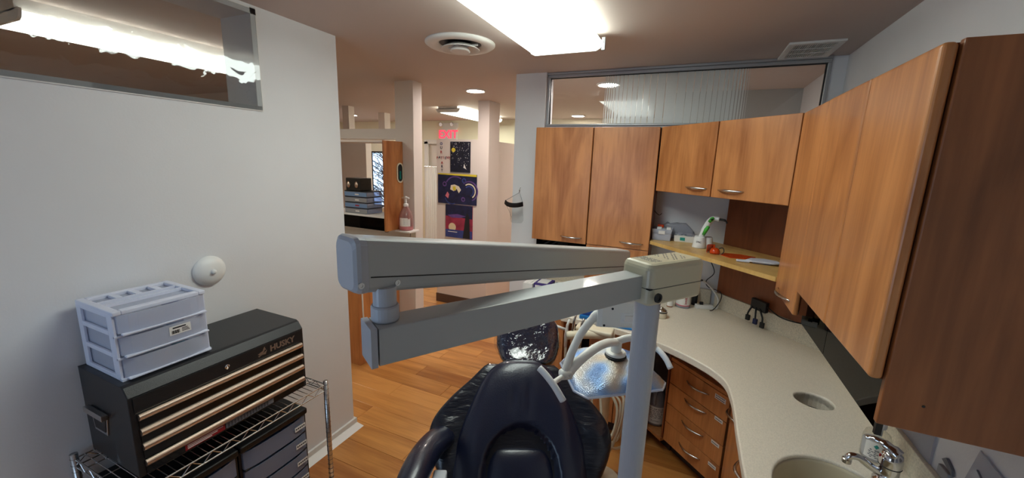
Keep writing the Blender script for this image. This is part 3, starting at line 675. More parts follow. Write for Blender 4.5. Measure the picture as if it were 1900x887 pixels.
# wrapped headrest
hc = Vector((.034, .315, 1.025)); HS = Vector((0, .80, .60)).normalized(); HN = Vector((0, -.60, .80)).normalized()
mb = MB(); vs = []; fs = []; nn = 36
for i in range(nn+1):
    ph = -math.pi/2+math.pi*i/nn
    for j in range(nn*2):
        th = math.pi*j/nn
        def sp(v, e): return math.copysign(abs(v)**e, v)
        x = .135*sp(math.cos(ph), .55)*sp(math.cos(th), .6); n = .05*sp(math.cos(ph), .6)*sp(math.sin(th), .8); s = .128*sp(math.sin(ph), .65)
        x *= 1-.12*(s/.118 < -.3)*abs(s/.118)
        n += .012*math.sin(s*30) * (n > 0)
        vs.append(tuple(hc + HS*s + HN*n + Vector((x, 0, 0))))
for i in range(nn):
    for j in range(nn*2):
        a = i*nn*2+j; b = i*nn*2+(j+1) % (nn*2); fs.append((a, b, b+nn*2, a+nn*2))
hr = weld(piece(obj('headrest', MB().add(vs, fs), 'wrap', ch, smooth=True, local=True), 'headrest wrapped in shiny crinkled plastic'))
mb = MB(); pts = [tuple(hc + HS*(.112*math.sin(a)) + Vector((.142*math.cos(a), 0, 0)) - HN*.012) for a in [2*math.pi*k/28 for k in range(29)]]
mb.tube(pts, [.004+.003*random.random() for _ in pts], 6); obj('wrap_hem', mb, 'clear', hr, local=True)
# ================================================================== HANDPIECE HOLDER, HOSES
t = thing('instrument_holder', 'cream assistant instrument holder with coiled hoses beside the chair', 'dental unit', (-.40, 1.95, 0))
obj('bracket', MB().tube(catmull([(-.50, 1.86, .915), (-.44, 1.88, .925), (-.36, 1.92, .925), (-.28, 1.96, .92)], 4), .022, 10), 'cream', t, smooth=True)
obj('tray_bar', B(-.47, -.28, 1.90, 1.98, .93, .955), 'cream', t, bevel=.01, seg=3)
obj('post', MB().tube([(-.30, 2.02, .012), (-.30, 2.02, .7), (-.30, 1.98, .88), (-.30, 1.95, .93)], .022, 12), 'cream', t, smooth=True)
obj('foot', MB().lathe((-.30, 2.02, 0), [(.12, 0), (.12, .012), (.03, .03)], 24), 'cream', t)
for i, (x, y, z, l) in enumerate(((-.505, 1.865, .91, .12), (-.475, 1.875, .91, .16), (-.435, 1.885, .915, .13))):
    obj('handpiece', MB().tube([(x, y, z-.06), (x, y, z), (x+.004, y, z+l*.5), (x+.012, y, z+l*.75)], [.008, .010, .007, .005], 10), 'steel' if i else 'white_plastic', t, smooth=True)
obj('suction_tip', MB().tube([(-.57, 1.82, .975), (-.505, 1.84, .955)], .0075, 10), 'white_plastic', t, smooth=True)
for i, (x, y) in enumerate(((-.505, 1.865), (-.475, 1.875), (-.435, 1.885), (-.38, 1.91), (-.34, 1.93))):
    e = (-.22+.01*i, 1.98, .20)
    p = [(x, y, .87), (x+.01, y, .70), (x+.03+.012*i, y-.02*i, .52-.03*i), (-.34+.04*i, y-.03+.01*i, .36-.03*(i % 3)), (-.24+.018*i, y+.01, .40+.03*i), (-.22+.012*i, y+.03, .55+.03*i), (-.26+.01*i, y+.05, .62)]
    obj('hose', MB().tube(catmull(p, 6), .006 if i % 2 else .0075, 8), 'hose', t, smooth=True)
# ================================================================== TOOL CHEST
tc_ = thing('tool_chest', 'black steel tool chest with four copper-trimmed drawers on wire rack', 'tool chest', (-1.72, .85, .712))
X0, X1, Y0, Y1, Z0, Z1 = -1.875, -1.556, .538, 1.165, .712, 1.035
prof = [(X0, Z0), (X1, Z0), (X1, Z1-.034), (X1-.022, Z1-.004), (X1-.03, Z1), (X0, Z1)]
mb = MB(); mb.loft([[(x, Y0, z) for x, z in prof], [(x, Y1, z) for x, z in prof]])
obj('body', mb, 'chest_black', tc_, bevel=.003)
obj('lid_seam', B(X0+.002, X1-.034, Y0-.0005, Y1+.0005, Z1-.0005, Z1+.0006), 'chest_black', tc_)
obj('lid_panel', B(X1, X1+.003, Y0+.012, Y1-.010, .945, .998), 'chest_black', tc_, bevel=.001)
for zt in (.928, .873, .819, .760):
    d = obj('drawer', B(X1, X1+.004, Y0+.018, Y1-.016, zt-.045 if zt > .77 else zt-.042, zt-.004), 'black_gloss', tc_, bevel=.001)
    mb = MB(); p2 = [(X1+.003, zt-.013), (X1+.008, zt-.013)]+[(X1+.006+.011*math.cos(a_), zt+.011*math.sin(a_)) for a_ in [-1.1+i_*.38 for i_ in range(8)]]+[(X1+.003, zt+.010)]
    mb.loft([[(x, Y0+.018, z) for x, z in p2], [(x, Y1-.016, z) for x, z in p2]])
    piece(obj('drawer_pull', mb, 'copper', d), 'full-width copper-toned pull strip')
obj('logo', MB().text('HUSKY', .036, (X1+.0034, 1.062, .958), (0, 1, 0), (0, 0, 1), .0004, bold=.0012), 'logo', tc_)
mb = MB()
for a, b, c in (((.952, .966), (.985, .978), (.968, .955)), ((.966, .958), (.992, .972), (.985, .955)), ((.974, .976), (.982, .990), (.988, .974)), ((.952, .958), (.972, .962), (.958, .952))):
    mb.add([(X1+.0034, *a), (X1+.0034, *b), (X1+.0034, *c), (X1+.0038, *a), (X1+.0038, *b), (X1+.0038, *c)], [(0, 1, 2), (3, 4, 5), (0, 1, 4, 3), (1, 2, 5, 4), (2, 0, 3, 5)])
obj('dog_emblem', mb, 'logo', tc_)
obj('lock', MB().lathe((X1+.003, .833, .972), [(.009, 0), (.009, .003), (.0055, .005), (.002, .005), (0, .003)], 18, ax=(1, 0, 0)), 'chrome', tc_, smooth=False)
obj('warning_sticker', B(X1+.004, X1+.0046, .668, .802, .722, .745), 'red_sticker', tc_)
mb = MB()
for r in range(3): mb.box(X1+.0046, X1+.0049, .675, .795-.02*r, .738-.006*r, .741-.006*r)
obj('sticker_print', mb, 'paper', tc_)
obj('spec_sticker', B(X1+.004, X1+.0046, .806, 1.0, .722, .745), 'print_grey', tc_)
mb = MB()
for r in range(3):
    for q in range(14): mb.box(X1+.0046, X1+.0049, .812+q*.012, .820+q*.012, .725+.006*r, .7285+.006*r)
obj('sticker_print', mb, 'print_black', tc_)
hd = obj('side_handle', MB().loft([[(x, y, z) for x, z in ((-1.825, .90), (-1.705, .90), (-1.725, .815), (-1.81, .815))] for y in (Y0-.004, Y0)]).box(-1.828, -1.702, Y0-.020, Y0-.004, .885, .905), 'steel', tc_, bevel=.001)
obj('handle_recess', MB().loft([[(x, y, z) for x, z in ((-1.812, .882), (-1.718, .882), (-1.733, .826), (-1.802, .826))] for y in (Y0-.0055, Y0-.004)]), 'black', hd)
# ================================================================== WIRE RACK
rk = thing('wire_rack', 'chrome wire shelving rack carrying the tool chest', 'rack', (-1.68, .86, 0))
RX0, RX1, RY0, RY1 = -1.872, -1.492, .488, 1.218
for x in (RX0, RX1):
    for y in (RY0, RY1):
        p = obj('post', MB().tube([(x, y, 0), (x, y, .725)], .0115, 12), 'steel', rk, smooth=True)
        mb = MB()
        for k in range(28): mb.ring((x, y, .02+k*.0255), .0117, .0007, n=12, m=4)
        obj('post_groove', mb, 'rubber', p)['kind'] = 'stuff'
def deck(z):
    mb = MB()
    for zz in (z, z-.03):
        for a, b in (((RX0, RY0), (RX1, RY0)), ((RX0, RY1), (RX1, RY1)), ((RX0, RY0), (RX0, RY1)), ((RX1, RY0), (RX1, RY1))):
            mb.tube([(*a, zz), (*b, zz)], .003, 6)
    obj('shelf_frame', mb, 'steel', rk)
    mb = MB(); n = 30
    for k in range(1, n):
        y = RY0+(RY1-RY0)*k/n; mb.tube([(RX0, y, z+.003), (RX1, y, z+.003)], .0016, 5)
    for x in (-1.78, -1.68, -1.58): mb.tube([(x, RY0, z), (x, RY1, z)], .0025, 5)
    obj('shelf_wires', mb, 'steel', rk)
    mb = MB()
    for x in (RX0, RX1):
        for k in range(22):
            a = RY0+(RY1-RY0)*k/22; b = RY0+(RY1-RY0)*(k+1)/22
            mb.tube([(x, a, z if k % 2 else z-.03), (x, b, z-.03 if k % 2 else z)], .0018, 5)
    for y in (RY0, RY1):
        for k in range(11):
            a = RX0+(RX1-RX0)*k/11; b = RX0+(RX1-RX0)*(k+1)/11
            mb.tube([(a, y, z if k % 2 else z-.03), (b, y, z-.03 if k % 2 else z)], .0018, 5)
    obj('shelf_truss', mb, 'steel', rk)
deck(.7065); deck(.115)
# ================================================================== DRAWER UNITS BELOW
def cart(y0, y1, label, lab):
    x0, x1 = -1.865, -1.545; zt = .615; zb = .1205
    t = thing('storage_tower', label, 'drawer unit', ((x0+x1)/2, (y0+y1)/2, zb))
    obj('top', B(x0, x1+.01, y0, y1, zt-.03, zt), 'black', t, bevel=.008, seg=3)
    obj('frame', B(x0, x0+.012, y0, y1, zb, zt-.03).box(x0, x1-.01, y0, y0+.010, zb, zt-.03).box(x0, x1-.01, y1-.010, y1, zb, zt-.03).box(x0, x1, y0, y1, zb, zb+.02), 'black', t)
    z = zt-.035
    for k in range(5):
        h = .086; z1 = z; z0 = z-h+.008
        d = thing_part('drawer', x0, x1, y0+.012, y1-.012, z0, z1, t, 'cart_plastic')
        obj('drawer_rail', B(x0+.014, x1+.006, y0+.011, y1-.011, z0-.007, z0-.001), 'black', d, bevel=.002)
        if lab:
            piece(obj('drawer_label', B(x1+.0165, x1+.0172, y1-.075, y1-.022, z0+.03, z0+.052), 'paper', d), 'small white printed label')
            mb = MB()
            for q in range(5): mb.box(x1+.0172, x1+.0175, y1-.071+q*.0095, y1-.064+q*.0095, z0+.038, z0+.045)
            obj('label_print', mb, 'print_black', d)
        obj('contents', B(x0+.05, x1-.04, y0+.04, y1-.1, z0+.003, z0+.03).box(x0+.08, x1-.02, y1-.09, y1-.03, z0+.003, z0+.022), 'blue_soft', d)
        z -= h+.004
def thing_part(name, x0, x1, y0, y1, z0, z1, t, m, bow=.014):
    n = 10; th = .003
    def outline(ins):
        p = [(x0+.015+ins, y1-ins), (x0+.015+ins, y0+ins)]
        for i in range(n+1):
            k = i/n; p.append((x1+bow*(1-(2*k-1)**4)-ins, y0+ins+(y1-y0-2*ins)*k))
        return p
    o_, i_ = outline(0), outline(th); mb = MB()
    mb.loft([[(x, y, z1) for x, y in i_], [(x, y, z0+th) for x, y in i_]], cap=False)
    mb.loft([[(x, y, z0) for x, y in o_], [(x, y, z1) for x, y in o_]], cap=False)
    m_ = len(o_); mb.add([(x, y, z1) for x, y in o_]+[(x, y, z1) for x, y in i_], [(i, (i+1) % m_, (i+1) % m_+m_, i+m_) for i in range(m_)])
    mb.add([(x, y, z0) for x, y in o_], [tuple(range(m_))]); mb.add([(x, y, z0+th) for x, y in i_], [tuple(range(m_))])
    return obj(name, mb, m, t)
cart(.838, 1.145, 'black-topped clear drawer unit with white labels under the tool chest', True)
cart(.525, .832, 'black-topped clear drawer unit without labels under the tool chest', False)
# ================================================================== WHITE ORGANISER ON CHEST
og = thing('desk_organizer', 'white three-drawer plastic organizer standing on the tool chest', 'organizer', (-1.73, .69, Z1))
ox0, ox1, oy0, oy1, oz0, oz1 = -1.862, -1.618, .556, .820, Z1+.001, 1.274
for y in (oy0, oy1-.008):
    mb = MB()
    mb.box(ox0, ox0+.03, y, y+.008, oz0, oz1-.01).box(ox1-.04, ox1-.005, y, y+.008, oz0, oz1-.01)
    for k in range(3): mb.box(ox0+.03, ox1-.04, y, y+.008, oz0+k*.076, oz0+k*.076+.016)
    mb.box(ox0+.03, ox1-.04, y, y+.008, oz1-.024, oz1-.01)
    obj('side_frame', mb, 'white_blue_plastic', og, bevel=.002)
obj('back_panel', B(ox0, ox0+.004, oy0+.008, oy1-.008, oz0, oz1-.01), 'clear_plastic', og)
obj('front_rail', B(ox1-.012, ox1+.004, oy0, oy1, oz0, oz0+.008).box(ox1-.012, ox1-.002, oy0, oy1, oz0+.072, oz0+.078).box(ox1-.012, ox1-.002, oy0, oy1, oz0+.148, oz0+.154), 'white_blue_plastic', og)
tp = obj('lid', B(ox0, ox1+.006, oy0, oy0+.022, oz1-.014, oz1).box(ox0, ox1+.006, oy1-.022, oy1, oz1-.014, oz1).box(ox0, ox0+.022, oy0+.022, oy1-.022, oz1-.014, oz1).box(ox1-.02, ox1+.006, oy0+.022, oy1-.022, oz1-.014, oz1), 'white_blue_plastic', og, bevel=.003)
obj('lid_tray', B(ox0+.022, ox1-.02, oy0+.022, oy1-.022, oz1-.016, oz1-.012), 'clear_plastic', tp)
for y in (oy0+.075, oy0+.130, oy0+.188): obj('lid_divider', B(ox0+.024, ox0+.085, y, y+.018, oz1-.012, oz1-.002), 'white_blue_plastic', tp)
obj('lid_divider', B(ox0+.092, ox0+.100, oy0+.022, oy1-.022, oz1-.012, oz1-.001).box(ox0+.135, ox0+.142, oy0+.022, oy1-.022, oz1-.012, oz1-.001), 'white_blue_plastic', tp)
for k in range(3):
    z0 = oz0+.010+k*.076
    d = thing_part('drawer', ox0, ox1, oy0+.010, oy1-.006, z0, z0+.062, og, 'clear_plastic', .016)
    obj('drawer_lip', B(ox1+.002, ox1+.020, oy0+.014, oy1-.008, z0-.005, z0+.001), 'white_blue_plastic', d, bevel=.002)
    obj('contents', B(ox0+.03, ox1-.06, oy0+.03, oy1-.08, z0+.004, z0+.018), 'paper', d)
    if k == 0: obj('contents', B(ox1-.07, ox1-.02, oy1-.09, oy1-.05, z0+.004, z0+.03), 'teal', d)
    if k == 1:
        piece(obj('price_sticker', B(ox1+.0165, ox1+.017, oy0+.135, oy0+.20, z0+.022, z0+.054), 'paper', d), 'white barcode sticker')
        mb = MB()
        for q in range(11): mb.box(ox1+.017, ox1+.0173, oy0+.141+q*.0022, oy0+.1421+q*.0022+.0006*(q % 3), z0+.026, z0+.038)
        for q in range(3): mb.box(ox1+.017, ox1+.0173, oy0+.172, oy0+.196-.003*q, z0+.028+q*.005, z0+.0305+q*.005)
        mb.box(ox1+.017, ox1+.0173, oy0+.145, oy0+.185, z0+.044, z0+.049)
        obj('sticker_print', mb, 'print_black', d)
# white dome on the wall
t = thing('wall_dome', 'white domed disc with centre knob fixed on the wall above the tool chest', 'wall fixture', (-1.9, .99, 1.265))
obj('dome', MB().lathe((-1.9, .99, 1.267), [(.060, 0), (.066, .004), (.066, .008), (.058, .018), (.04, .028), (.02, .033), (0, .034)], 40, ax=(1, 0, 0)), 'white_plastic', t, smooth=True)
obj('knob', MB().lathe((-1.867, .99, 1.267), [(.012, -.004), (.010, .004), (.010, .010), (.006, .014), (0, .014)], 18, ax=(1, 0, 0)), 'white_plastic', t, smooth=True)
# ================================================================== ON THE COUNTER AND SHELF
def lying_prism(): pass
# faucet
t = thing('faucet', 'chrome single-lever faucet over the oval sink', 'faucet', (.648, 1.43, .86))
fx, fy = .638, 1.430
fb = obj('body', MB().lathe((fx, fy, .8605), [(.034, 0), (.034, .006), (.026, .010), (.025, .05), (.027, .062), (.028, .082), (.024, .100), (.012, .108), (0, .109)], 28), 'chrome', t, smooth=True)
obj('joint_ring', MB().ring((fx, fy, .920), .0262, .0018, n=24, m=6), 'rubber', fb)
obj('spout', MB().tube(catmull([(fx-.012, fy, .885), (fx-.045, fy-.004, .903), (fx-.075, fy-.009, .924), (fx-.098, fy-.013, .926), (fx-.106, fy-.014, .914)], 5), [.012]*10+[.0105]*11, 12), 'chrome', t, smooth=True)
obj('aerator', MB().lathe((fx-.107, fy-.014, .900), [(.010, 0), (.0125, .002), (.0125, .014), (.010, .016)], 16), 'steel', t)
obj('lever', MB().tube(catmull([(fx+.01, fy-.01, .962), (fx-.012, fy+.006, .976), (fx-.036, fy+.020, .982), (fx-.058, fy+.030, .976)], 5), [.017]*4+[.013]*4+[.009]*4+[.006]*4, 12, flat=1.3), 'chrome', t, smooth=True)
obj('temperature_dot', MB().lathe((fx-.0265, fy+.002, .945), [(.005, 0), (.005, .002), (0, .003)], 12, ax=(-.93, .36, 0)), 'red', t)
# soap bottle
def label_band(parent, c, r, z0, z1, a0, a1, m, name='label', n=14):
    mb = MB(); vs = []; fs = []
    for i in range(n+1):
        a = a0+(a1-a0)*i/n
        for z in (z0, z1): vs.append((c[0]+r*math.cos(a), c[1]+r*math.sin(a), z))
    for i in range(n): fs.append((2*i, 2*i+2, 2*i+3, 2*i+1))
    o = obj(name, mb.add(vs, fs), m, parent, smooth=True, fix=False); return o
def bar_band(parent, c, r, rows, a_mid, m='print_grey', name='label_print'):
    mb = MB()
    for z, h, w in rows:
        n = max(3, int(w/.006))
        for i in range(n):
            if (i*5+int(z*1000)) % 4 == 0: continue
            a0 = a_mid+(-w/2+w*i/n)/r; a1 = a_mid+(-w/2+w*(i+.85)/n)/r
            mb.add([(c[0]+r*math.cos(a), c[1]+r*math.sin(a), zz) for a, zz in ((a0, z), (a1, z), (a1, z+h), (a0, z+h))], [(0, 1, 2, 3)])
    o = obj(name, mb, m, parent, fix=False); o['kind'] = 'stuff'; return o
def text_band(parent, c, r, lines, a_mid, m='print_black', name='label_print'):
    mb = MB()
    for txt, size, z in lines:
        sub = MB().text(txt, size, (0, 0, 0), (1, 0, 0), (0, 1, 0), 0.)
        mb.add([(c[0]+r*math.cos(a_mid+x/r), c[1]+r*math.sin(a_mid+x/r), z+y) for x, y, _ in sub.v], sub.f)
    return obj(name, mb, m, parent, fix=False)
AC = math.atan2(-1.5, -.63)    # towards the room
t = thing('soap_bottle', 'clear soap bottle with white cap beside the faucet', 'bottle', (.645, 1.55, .86))
c = (.645, 1.55, .8605)
obj('bottle', MB().lathe(c, [(.034, 0), (.036, .004), (.036, .075), (.031, .092), (.016, .104), (.014, .112)], 32), 'clear', t, smooth=True)
obj('soap', MB().lathe(c, [(.033, .003), (.034, .02), (.0342, .062), (0, .062)], 28), 'clear_plastic', t, smooth=True)
obj('cap', MB().lathe(c, [(.010, .085), (.010, .112), (.017, .113), (.018, .117), (.018, .134), (.016, .138), (0, .138)], 24), 'white_plastic', t)
l = label_band(t, c, .0366, .874, .932, AC-.7, AC+.9, 'paper')
bar_band(l, c, .0369, [(.903, .004, .03), (.897, .003, .036), (.891, .003, .032), (.885, .003, .036), (.879, .003, .026)], AC+.1)
mb = MB(); rr2 = .0370
mb.add([(c[0]+rr2*math.cos(AC+.1+dx/rr2), c[1]+rr2*math.sin(AC+.1+dx/rr2), .919+dz) for dx, dz in ((0, -.008), (.007, 0), (0, .008), (-.007, 0))], [(0, 1, 2, 3)])
obj('label_emblem', mb, 'teal', l, fix=False)
# wall sheets below the end panel
t = thing('plastic_pouch', 'pale translucent pouch with purple ring hung on the sink wall', 'pouch', (.732, 1.55, .95))
obj('sheet', MB().add([(.7325, 1.66, .948), (.7325, 1.445, .948), (.7325, 1.45, 1.05), (.7325, 1.66, 1.08), (.7285, 1.66, .948), (.7265, 1.445, .948), (.7275, 1.45, 1.05), (.729, 1.66, 1.08)], [(0, 1, 2, 3), (7, 6, 5, 4), (0, 4, 5, 1), (1, 5, 6, 2), (2, 6, 7, 3), (3, 7, 4, 0)]), 'milky', t)
obj('printed_ring', MB().ring((.728, 1.615, .995), .013, .003, ax=(1, 0, 0), n=20, m=5), 'purple', t)
t = thing('instrument_pouch', 'clear sealed pouch with grey print leaning on the sink wall', 'pouch', (.72, 1.2, .95))
obj('sheet', MB().add([(.722, 1.30, .946), (.722, 1.10, .946), (.730, 1.12, 1.09), (.730, 1.278, 1.115), (.716, 1.30, .946), (.712, 1.10, .946), (.726, 1.12, 1.09), (.727, 1.278, 1.115)], [(0, 1, 2, 3), (7, 6, 5, 4), (0, 4, 5, 1), (1, 5, 6, 2), (2, 6, 7, 3), (3, 7, 4, 0)]), 'milky', t)
mb = MB()
for k in range(5): mb.tube([(.7215, 1.26-.01*k, 1.07-.02*k), (.719, 1.20-.015*k, 1.045-.018*k)], .0022, 5)
obj('printed_marks', mb, 'print_grey', t)
t = thing('paper_clip', 'small dark spring clip on the sink wall between the pouches', 'clip', (.73, 1.37, .99))
obj('clip', MB().add([(.733, 1.40, 1.0), (.733, 1.345, .985), (.733, 1.352, 1.0), (.733, 1.385, 1.014), (.727, 1.40, 1.0), (.727, 1.345, .985), (.727, 1.352, 1.0), (.727, 1.385, 1.014)], [(0, 1, 2, 3), (7, 6, 5, 4), (0, 4, 5, 1), (1, 5, 6, 2), (2, 6, 7, 3), (3, 7, 4, 0)]), 'print_grey', t)
obj('clip_body', B(.722, .733, 1.35, 1.40, .955, .985), 'grey_plastic', t, bevel=.003)
# shelf: organiser trays
def tray(name, label, x0, x1, y0, y1, z0, h, m):
    t = thing(name, label, 'tray', ((x0+x1)/2, (y0+y1)/2, z0))
    mb = MB(); e = .004
    o_ = [(x0+.004, y0+.004), (x1-.004, y0+.004), (x1-.004, y1-.004), (x0+.004, y1-.004)]; p_ = [(x0, y0), (x1, y0), (x1, y1), (x0, y1)]
    q_ = [(x0+e, y0+e), (x1-e, y0+e), (x1-e, y1-e), (x0+e, y1-e)]; r_ = [(x0+.008, y0+.008), (x1-.008, y0+.008), (x1-.008, y1-.008), (x0+.008, y1-.008)]
    mb.loft([[(x, y, z0) for x, y in o_], [(x, y, z0+h) for x, y in p_], [(x, y, z0+h) for x, y in q_], [(x, y, z0+.004) for x, y in r_]])
    obj('tray_body', mb, m, t); return t
zS = 1.3005
t = tray('supply_tray', 'clear tray stacked with boxes and a red-topped packet on corner shelf', -.205, -.085, 2.775, 2.90, zS, .045, 'clear_plastic')
obj('lower_box', B(-.195, -.095, 2.785, 2.89, zS+.005, zS+.042), 'paper', t)
mb = MB()
for q in range(7): mb.box(-.188+q*.012, -.180+q*.012, 2.7845, 2.785, zS+.010, zS+.018)
obj('box_print', mb, 'print_grey', t)
t = tray('supply_tray', 'clear upper tray with white cartons on top of the stacked tray', -.208, -.082, 2.772, 2.90, zS+.046, .03, 'clear_plastic')
obj('carton', B(-.178, -.150, 2.79, 2.83, zS+.052, zS+.086), 'paper', t)
obj('carton', B(-.118, -.092, 2.79, 2.83, zS+.052, zS+.088), 'paper', t)
obj('carton', B(-.148, -.120, 2.785, 2.83, zS+.052, zS+.080), 'grey_plastic', t)
obj('red_packet', B(-.178, -.140, 2.835, 2.87, zS+.052, zS+.098), 'orange_clear', t)
obj('tag', B(-.165, -.125, 2.7695, 2.7718, zS+.044, zS+.066), 'paper', t)
t = tray('supply_tray', 'white carton tray with teal sticker full of clear packets', -.068, .055, 2.80, 2.905, zS, .040, 'paper')
obj('teal_sticker', B(-.03, .0, 2.7985, 2.8035, zS+.010, zS+.030), 'teal', t)
random.seed(3)
for k in range(7):
    mb = MB(); cx, cy = -.05+.015*k, 2.83+.05*random.random(); mb.T = Matrix.Translation((cx, cy, zS+.045)) @ Matrix.Rotation(random.uniform(-1, 1), 4, 'Z') @ Matrix.Rotation(random.uniform(-.5, .5), 4, 'X')
    mb.box(-.018, .018, -.012, .012, -.004, .004); obj('packet', mb, 'milky', t)
t = thing('plastic_bag', 'crumpled clear plastic bag behind the shelf trays', 'bag', (-.07, 2.925, zS))
mb = MB(); rings = []
for i, (w, d, z) in enumerate(((.10, .012, 0), (.11, .016, .03), (.105, .014, .06), (.085, .012, .085), (.06, .008, .105))):
    rings.append([(-.06+w*math.cos(a)*(1+.08*math.sin(5*a+i)), 2.928+d*math.sin(a), zS+z+.006*math.sin(4*a+i*2)) for a in [2*math.pi*k/20 for k in range(20)]])
obj('bag_film', mb.loft(rings), 'milky', t, smooth=True)
# curing light
t = thing('curing_light', 'green and white curing light standing in its charging base', 'curing light', (.105, 2.67, zS))
obj('charging_base', MB().lathe((.085, 2.665, zS), [(.040, 0), (.041, .006), (.033, .065), (.030, .072), (.02, .072), (.018, .05), (0, .05)], 28), 'white_plastic', t, smooth=True)
obj('charging_base', MB().lathe((.128, 2.69, zS), [(.034, 0), (.035, .006), (.028, .062), (.025, .068), (0, .066)], 28), 'white_plastic', t, smooth=True)
text_band(t, (.085, 2.665, zS), .0385, [('EPIC', .016, 1.334)], math.atan2(-2.6, -.45), 'print_black', 'brand_print')
p = [(.088, 2.663, 1.36), (.098, 2.66, 1.40), (.112, 2.655, 1.44), (.130, 2.648, 1.475), (.150, 2.64, 1.49), (.175, 2.632, 1.488)]
gb = obj('grip', MB().tube(catmull(p, 5), [.015]*6+[.017]*6+[.018]*8+[.015]*6, 14), 'white_plastic', t, smooth=True)
obj('green_panel', MB().tube([(.100, 2.646, 1.385), (.112, 2.640, 1.42), (.122, 2.636, 1.44)], [.009, .012, .009], 10), 'green', gb, smooth=True)
obj('green_panel', MB().tube([(.122, 2.632, 1.468), (.135, 2.626, 1.488), (.143, 2.625, 1.497)], [.009, .012, .007], 10), 'green', gb, smooth=True)
obj('display', MB().tube([(.130, 2.6185, 1.482), (.138, 2.6165, 1.490)], .006, 8), 'black_gloss', gb)
obj('light_tip', MB().tube(catmull([(.175, 2.632, 1.488), (.20, 2.624, 1.486), (.212, 2.62, 1.478), (.215, 2.618, 1.468)], 4), [.007]*6+[.005]*7, 10), 'black', t, smooth=True)
# orange eye shield and glasses
t = thing('light_shield', 'flat orange curing-light shield lying on the corner shelf', 'shield', (.27, 2.52, zS))
obj('shield', MB().prism([(.195, 2.50), (.24, 2.44), (.36, 2.47), (.372, 2.53), (.30, 2.57), (.22, 2.56)], zS, zS+.003), 'orange_clear', t)
t = thing('safety_glasses', 'folded orange protective glasses at the shelf edge', 'glasses', (.165, 2.52, zS))
mb = MB(); rings = []
for i in range(9):
    a = -1.1+2.2*i/8; rings.append([(.155+.034*math.cos(a+2.4)*1.0+.004*k, 2.53+.034*math.sin(a+2.4), zS+.002+h) for k, h in ((0, 0), (.0, .04), (.6, .044), (.6, .0))])
obj('lens', mb.loft(rings), 'orange_clear', t, smooth=True)
obj('lens', MB().lathe((.165, 2.515, zS+.002), [(.026, 0), (.028, .012), (.02, .028), (.008, .034), (0, .034)], 16), 'orange_clear', t, smooth=True)
obj('temple', MB().tube(catmull([(.185, 2.53, zS+.03), (.205, 2.525, zS+.036), (.21, 2.50, zS+.02), (.20, 2.49, zS+.006)], 4), .003, 6), 'rubber', t)
t = thing('mouth_mirror_paddle', 'white flat paddle with short handle on the shelf', 'paddle', (.36, 2.40, zS))
mb = MB(); q = [(.315, 2.395), (.305, 2.375), (.33, 2.352), (.43, 2.345), (.468, 2.37), (.455, 2.42), (.40, 2.45), (.335, 2.43)]
obj('paddle', MB().prism(q, zS+.008, zS+.016), 'white_blue_plastic', t, bevel=.003)
obj('paddle_handle', B(.262, .325, 2.360, 2.382, zS+.001, zS+.012), 'white_blue_plastic', t, bevel=.004)
obj('paddle_foot', B(.34, .42, 2.37, 2.42, zS, zS+.009), 'white_blue_plastic', t)
t = thing('wire_hook', 'small black wire hook on the cabinet side by shelf', 'hook', (-.205, 2.86, 1.46))
obj('hook', MB().tube(catmull([(-.2105, 2.84, 1.49), (-.195, 2.84, 1.475), (-.175, 2.84, 1.462), (-.16, 2.84, 1.476)], 4), .002, 6), 'black', t)
# bottles at the back of the counter
t = thing('product_bottle', 'white labelled bottle with pink band on back counter', 'bottle', (.035, 2.80, .86))
c = (.035, 2.80, .8605); AB = math.atan2(-2.8, -.05)
obj('bottle', MB().lathe(c, [(.043, 0), (.045, .005), (.045, .105), (.034, .125), (.018, .13), (.018, .155), (0, .155)], 30), 'milky', t, smooth=True)
l = label_band(t, c, .0455, .882, .955, AB-1.3, AB+1.3, 'paper')
label_band(l, c, .0457, .876, .884, AB-1.3, AB+1.3, 'pink', 'label_stripe')
mb = MB(); sub = MB().text('ionite', .026, (0, 0, 0), (1, 0, 0), (0, 1, 0), 0., bold=.0006)
mb.add([(c[0]+.0459*math.cos(AB+.55-y/.0459), c[1]+.0459*math.sin(AB+.55-y/.0459), .92+x) for x, y, _ in sub.v], sub.f); obj('label_print', mb, 'red', l, fix=False)
t = thing('product_bottle', 'small amber bottle next to the pink-banded bottle', 'bottle', (-.04, 2.75, .86))
c = (-.045, 2.76, .8605)
obj('bottle', MB().lathe(c, [(.020, 0), (.021, .004), (.021, .055), (.012, .068), (.012, .07)], 22), 'soap_amber', t, smooth=True)
obj('cap', MB().lathe(c, [(.014, .07), (.014, .09), (0, .091)], 20), 'yellow', t)
label_band(t, c, .0215, .868, .905, AB-1.2, AB+1.2, 'paper')
t = thing('metal_cup', 'small cream lidded jar with metal top near the pole', 'jar', (-.085, 2.52, .86))
c = (-.085, 2.52, .8605)
obj('jar', MB().lathe(c, [(.030, 0), (.034, .004), (.035, .032), (.033, .036), (0, .036)], 24), 'cream', t, smooth=True)
obj('band', MB().ring((c[0], c[1], c[2]+.037), .0345, .0016, n=24, m=5), 'black', t)
obj('lid', MB().lathe(c, [(.034, .038), (.033, .048), (.024, .055), (.012, .057), (.010, .066), (0, .067)], 24), 'steel', t, smooth=True)
t = thing('product_bottle', 'slim dark bottle against the splash behind the labelled bottle', 'bottle', (.105, 2.89, .86))
obj('bottle', MB().lathe((.105, 2.885, .8605), [(.018, 0), (.019, .004), (.019, .08), (.01, .095), (.01, .12), (0, .12)], 20), 'black', t, smooth=True)
t = thing('power_bar', 'white power bar with plugs on the counter corner', 'power strip', (.16, 2.83, .86))
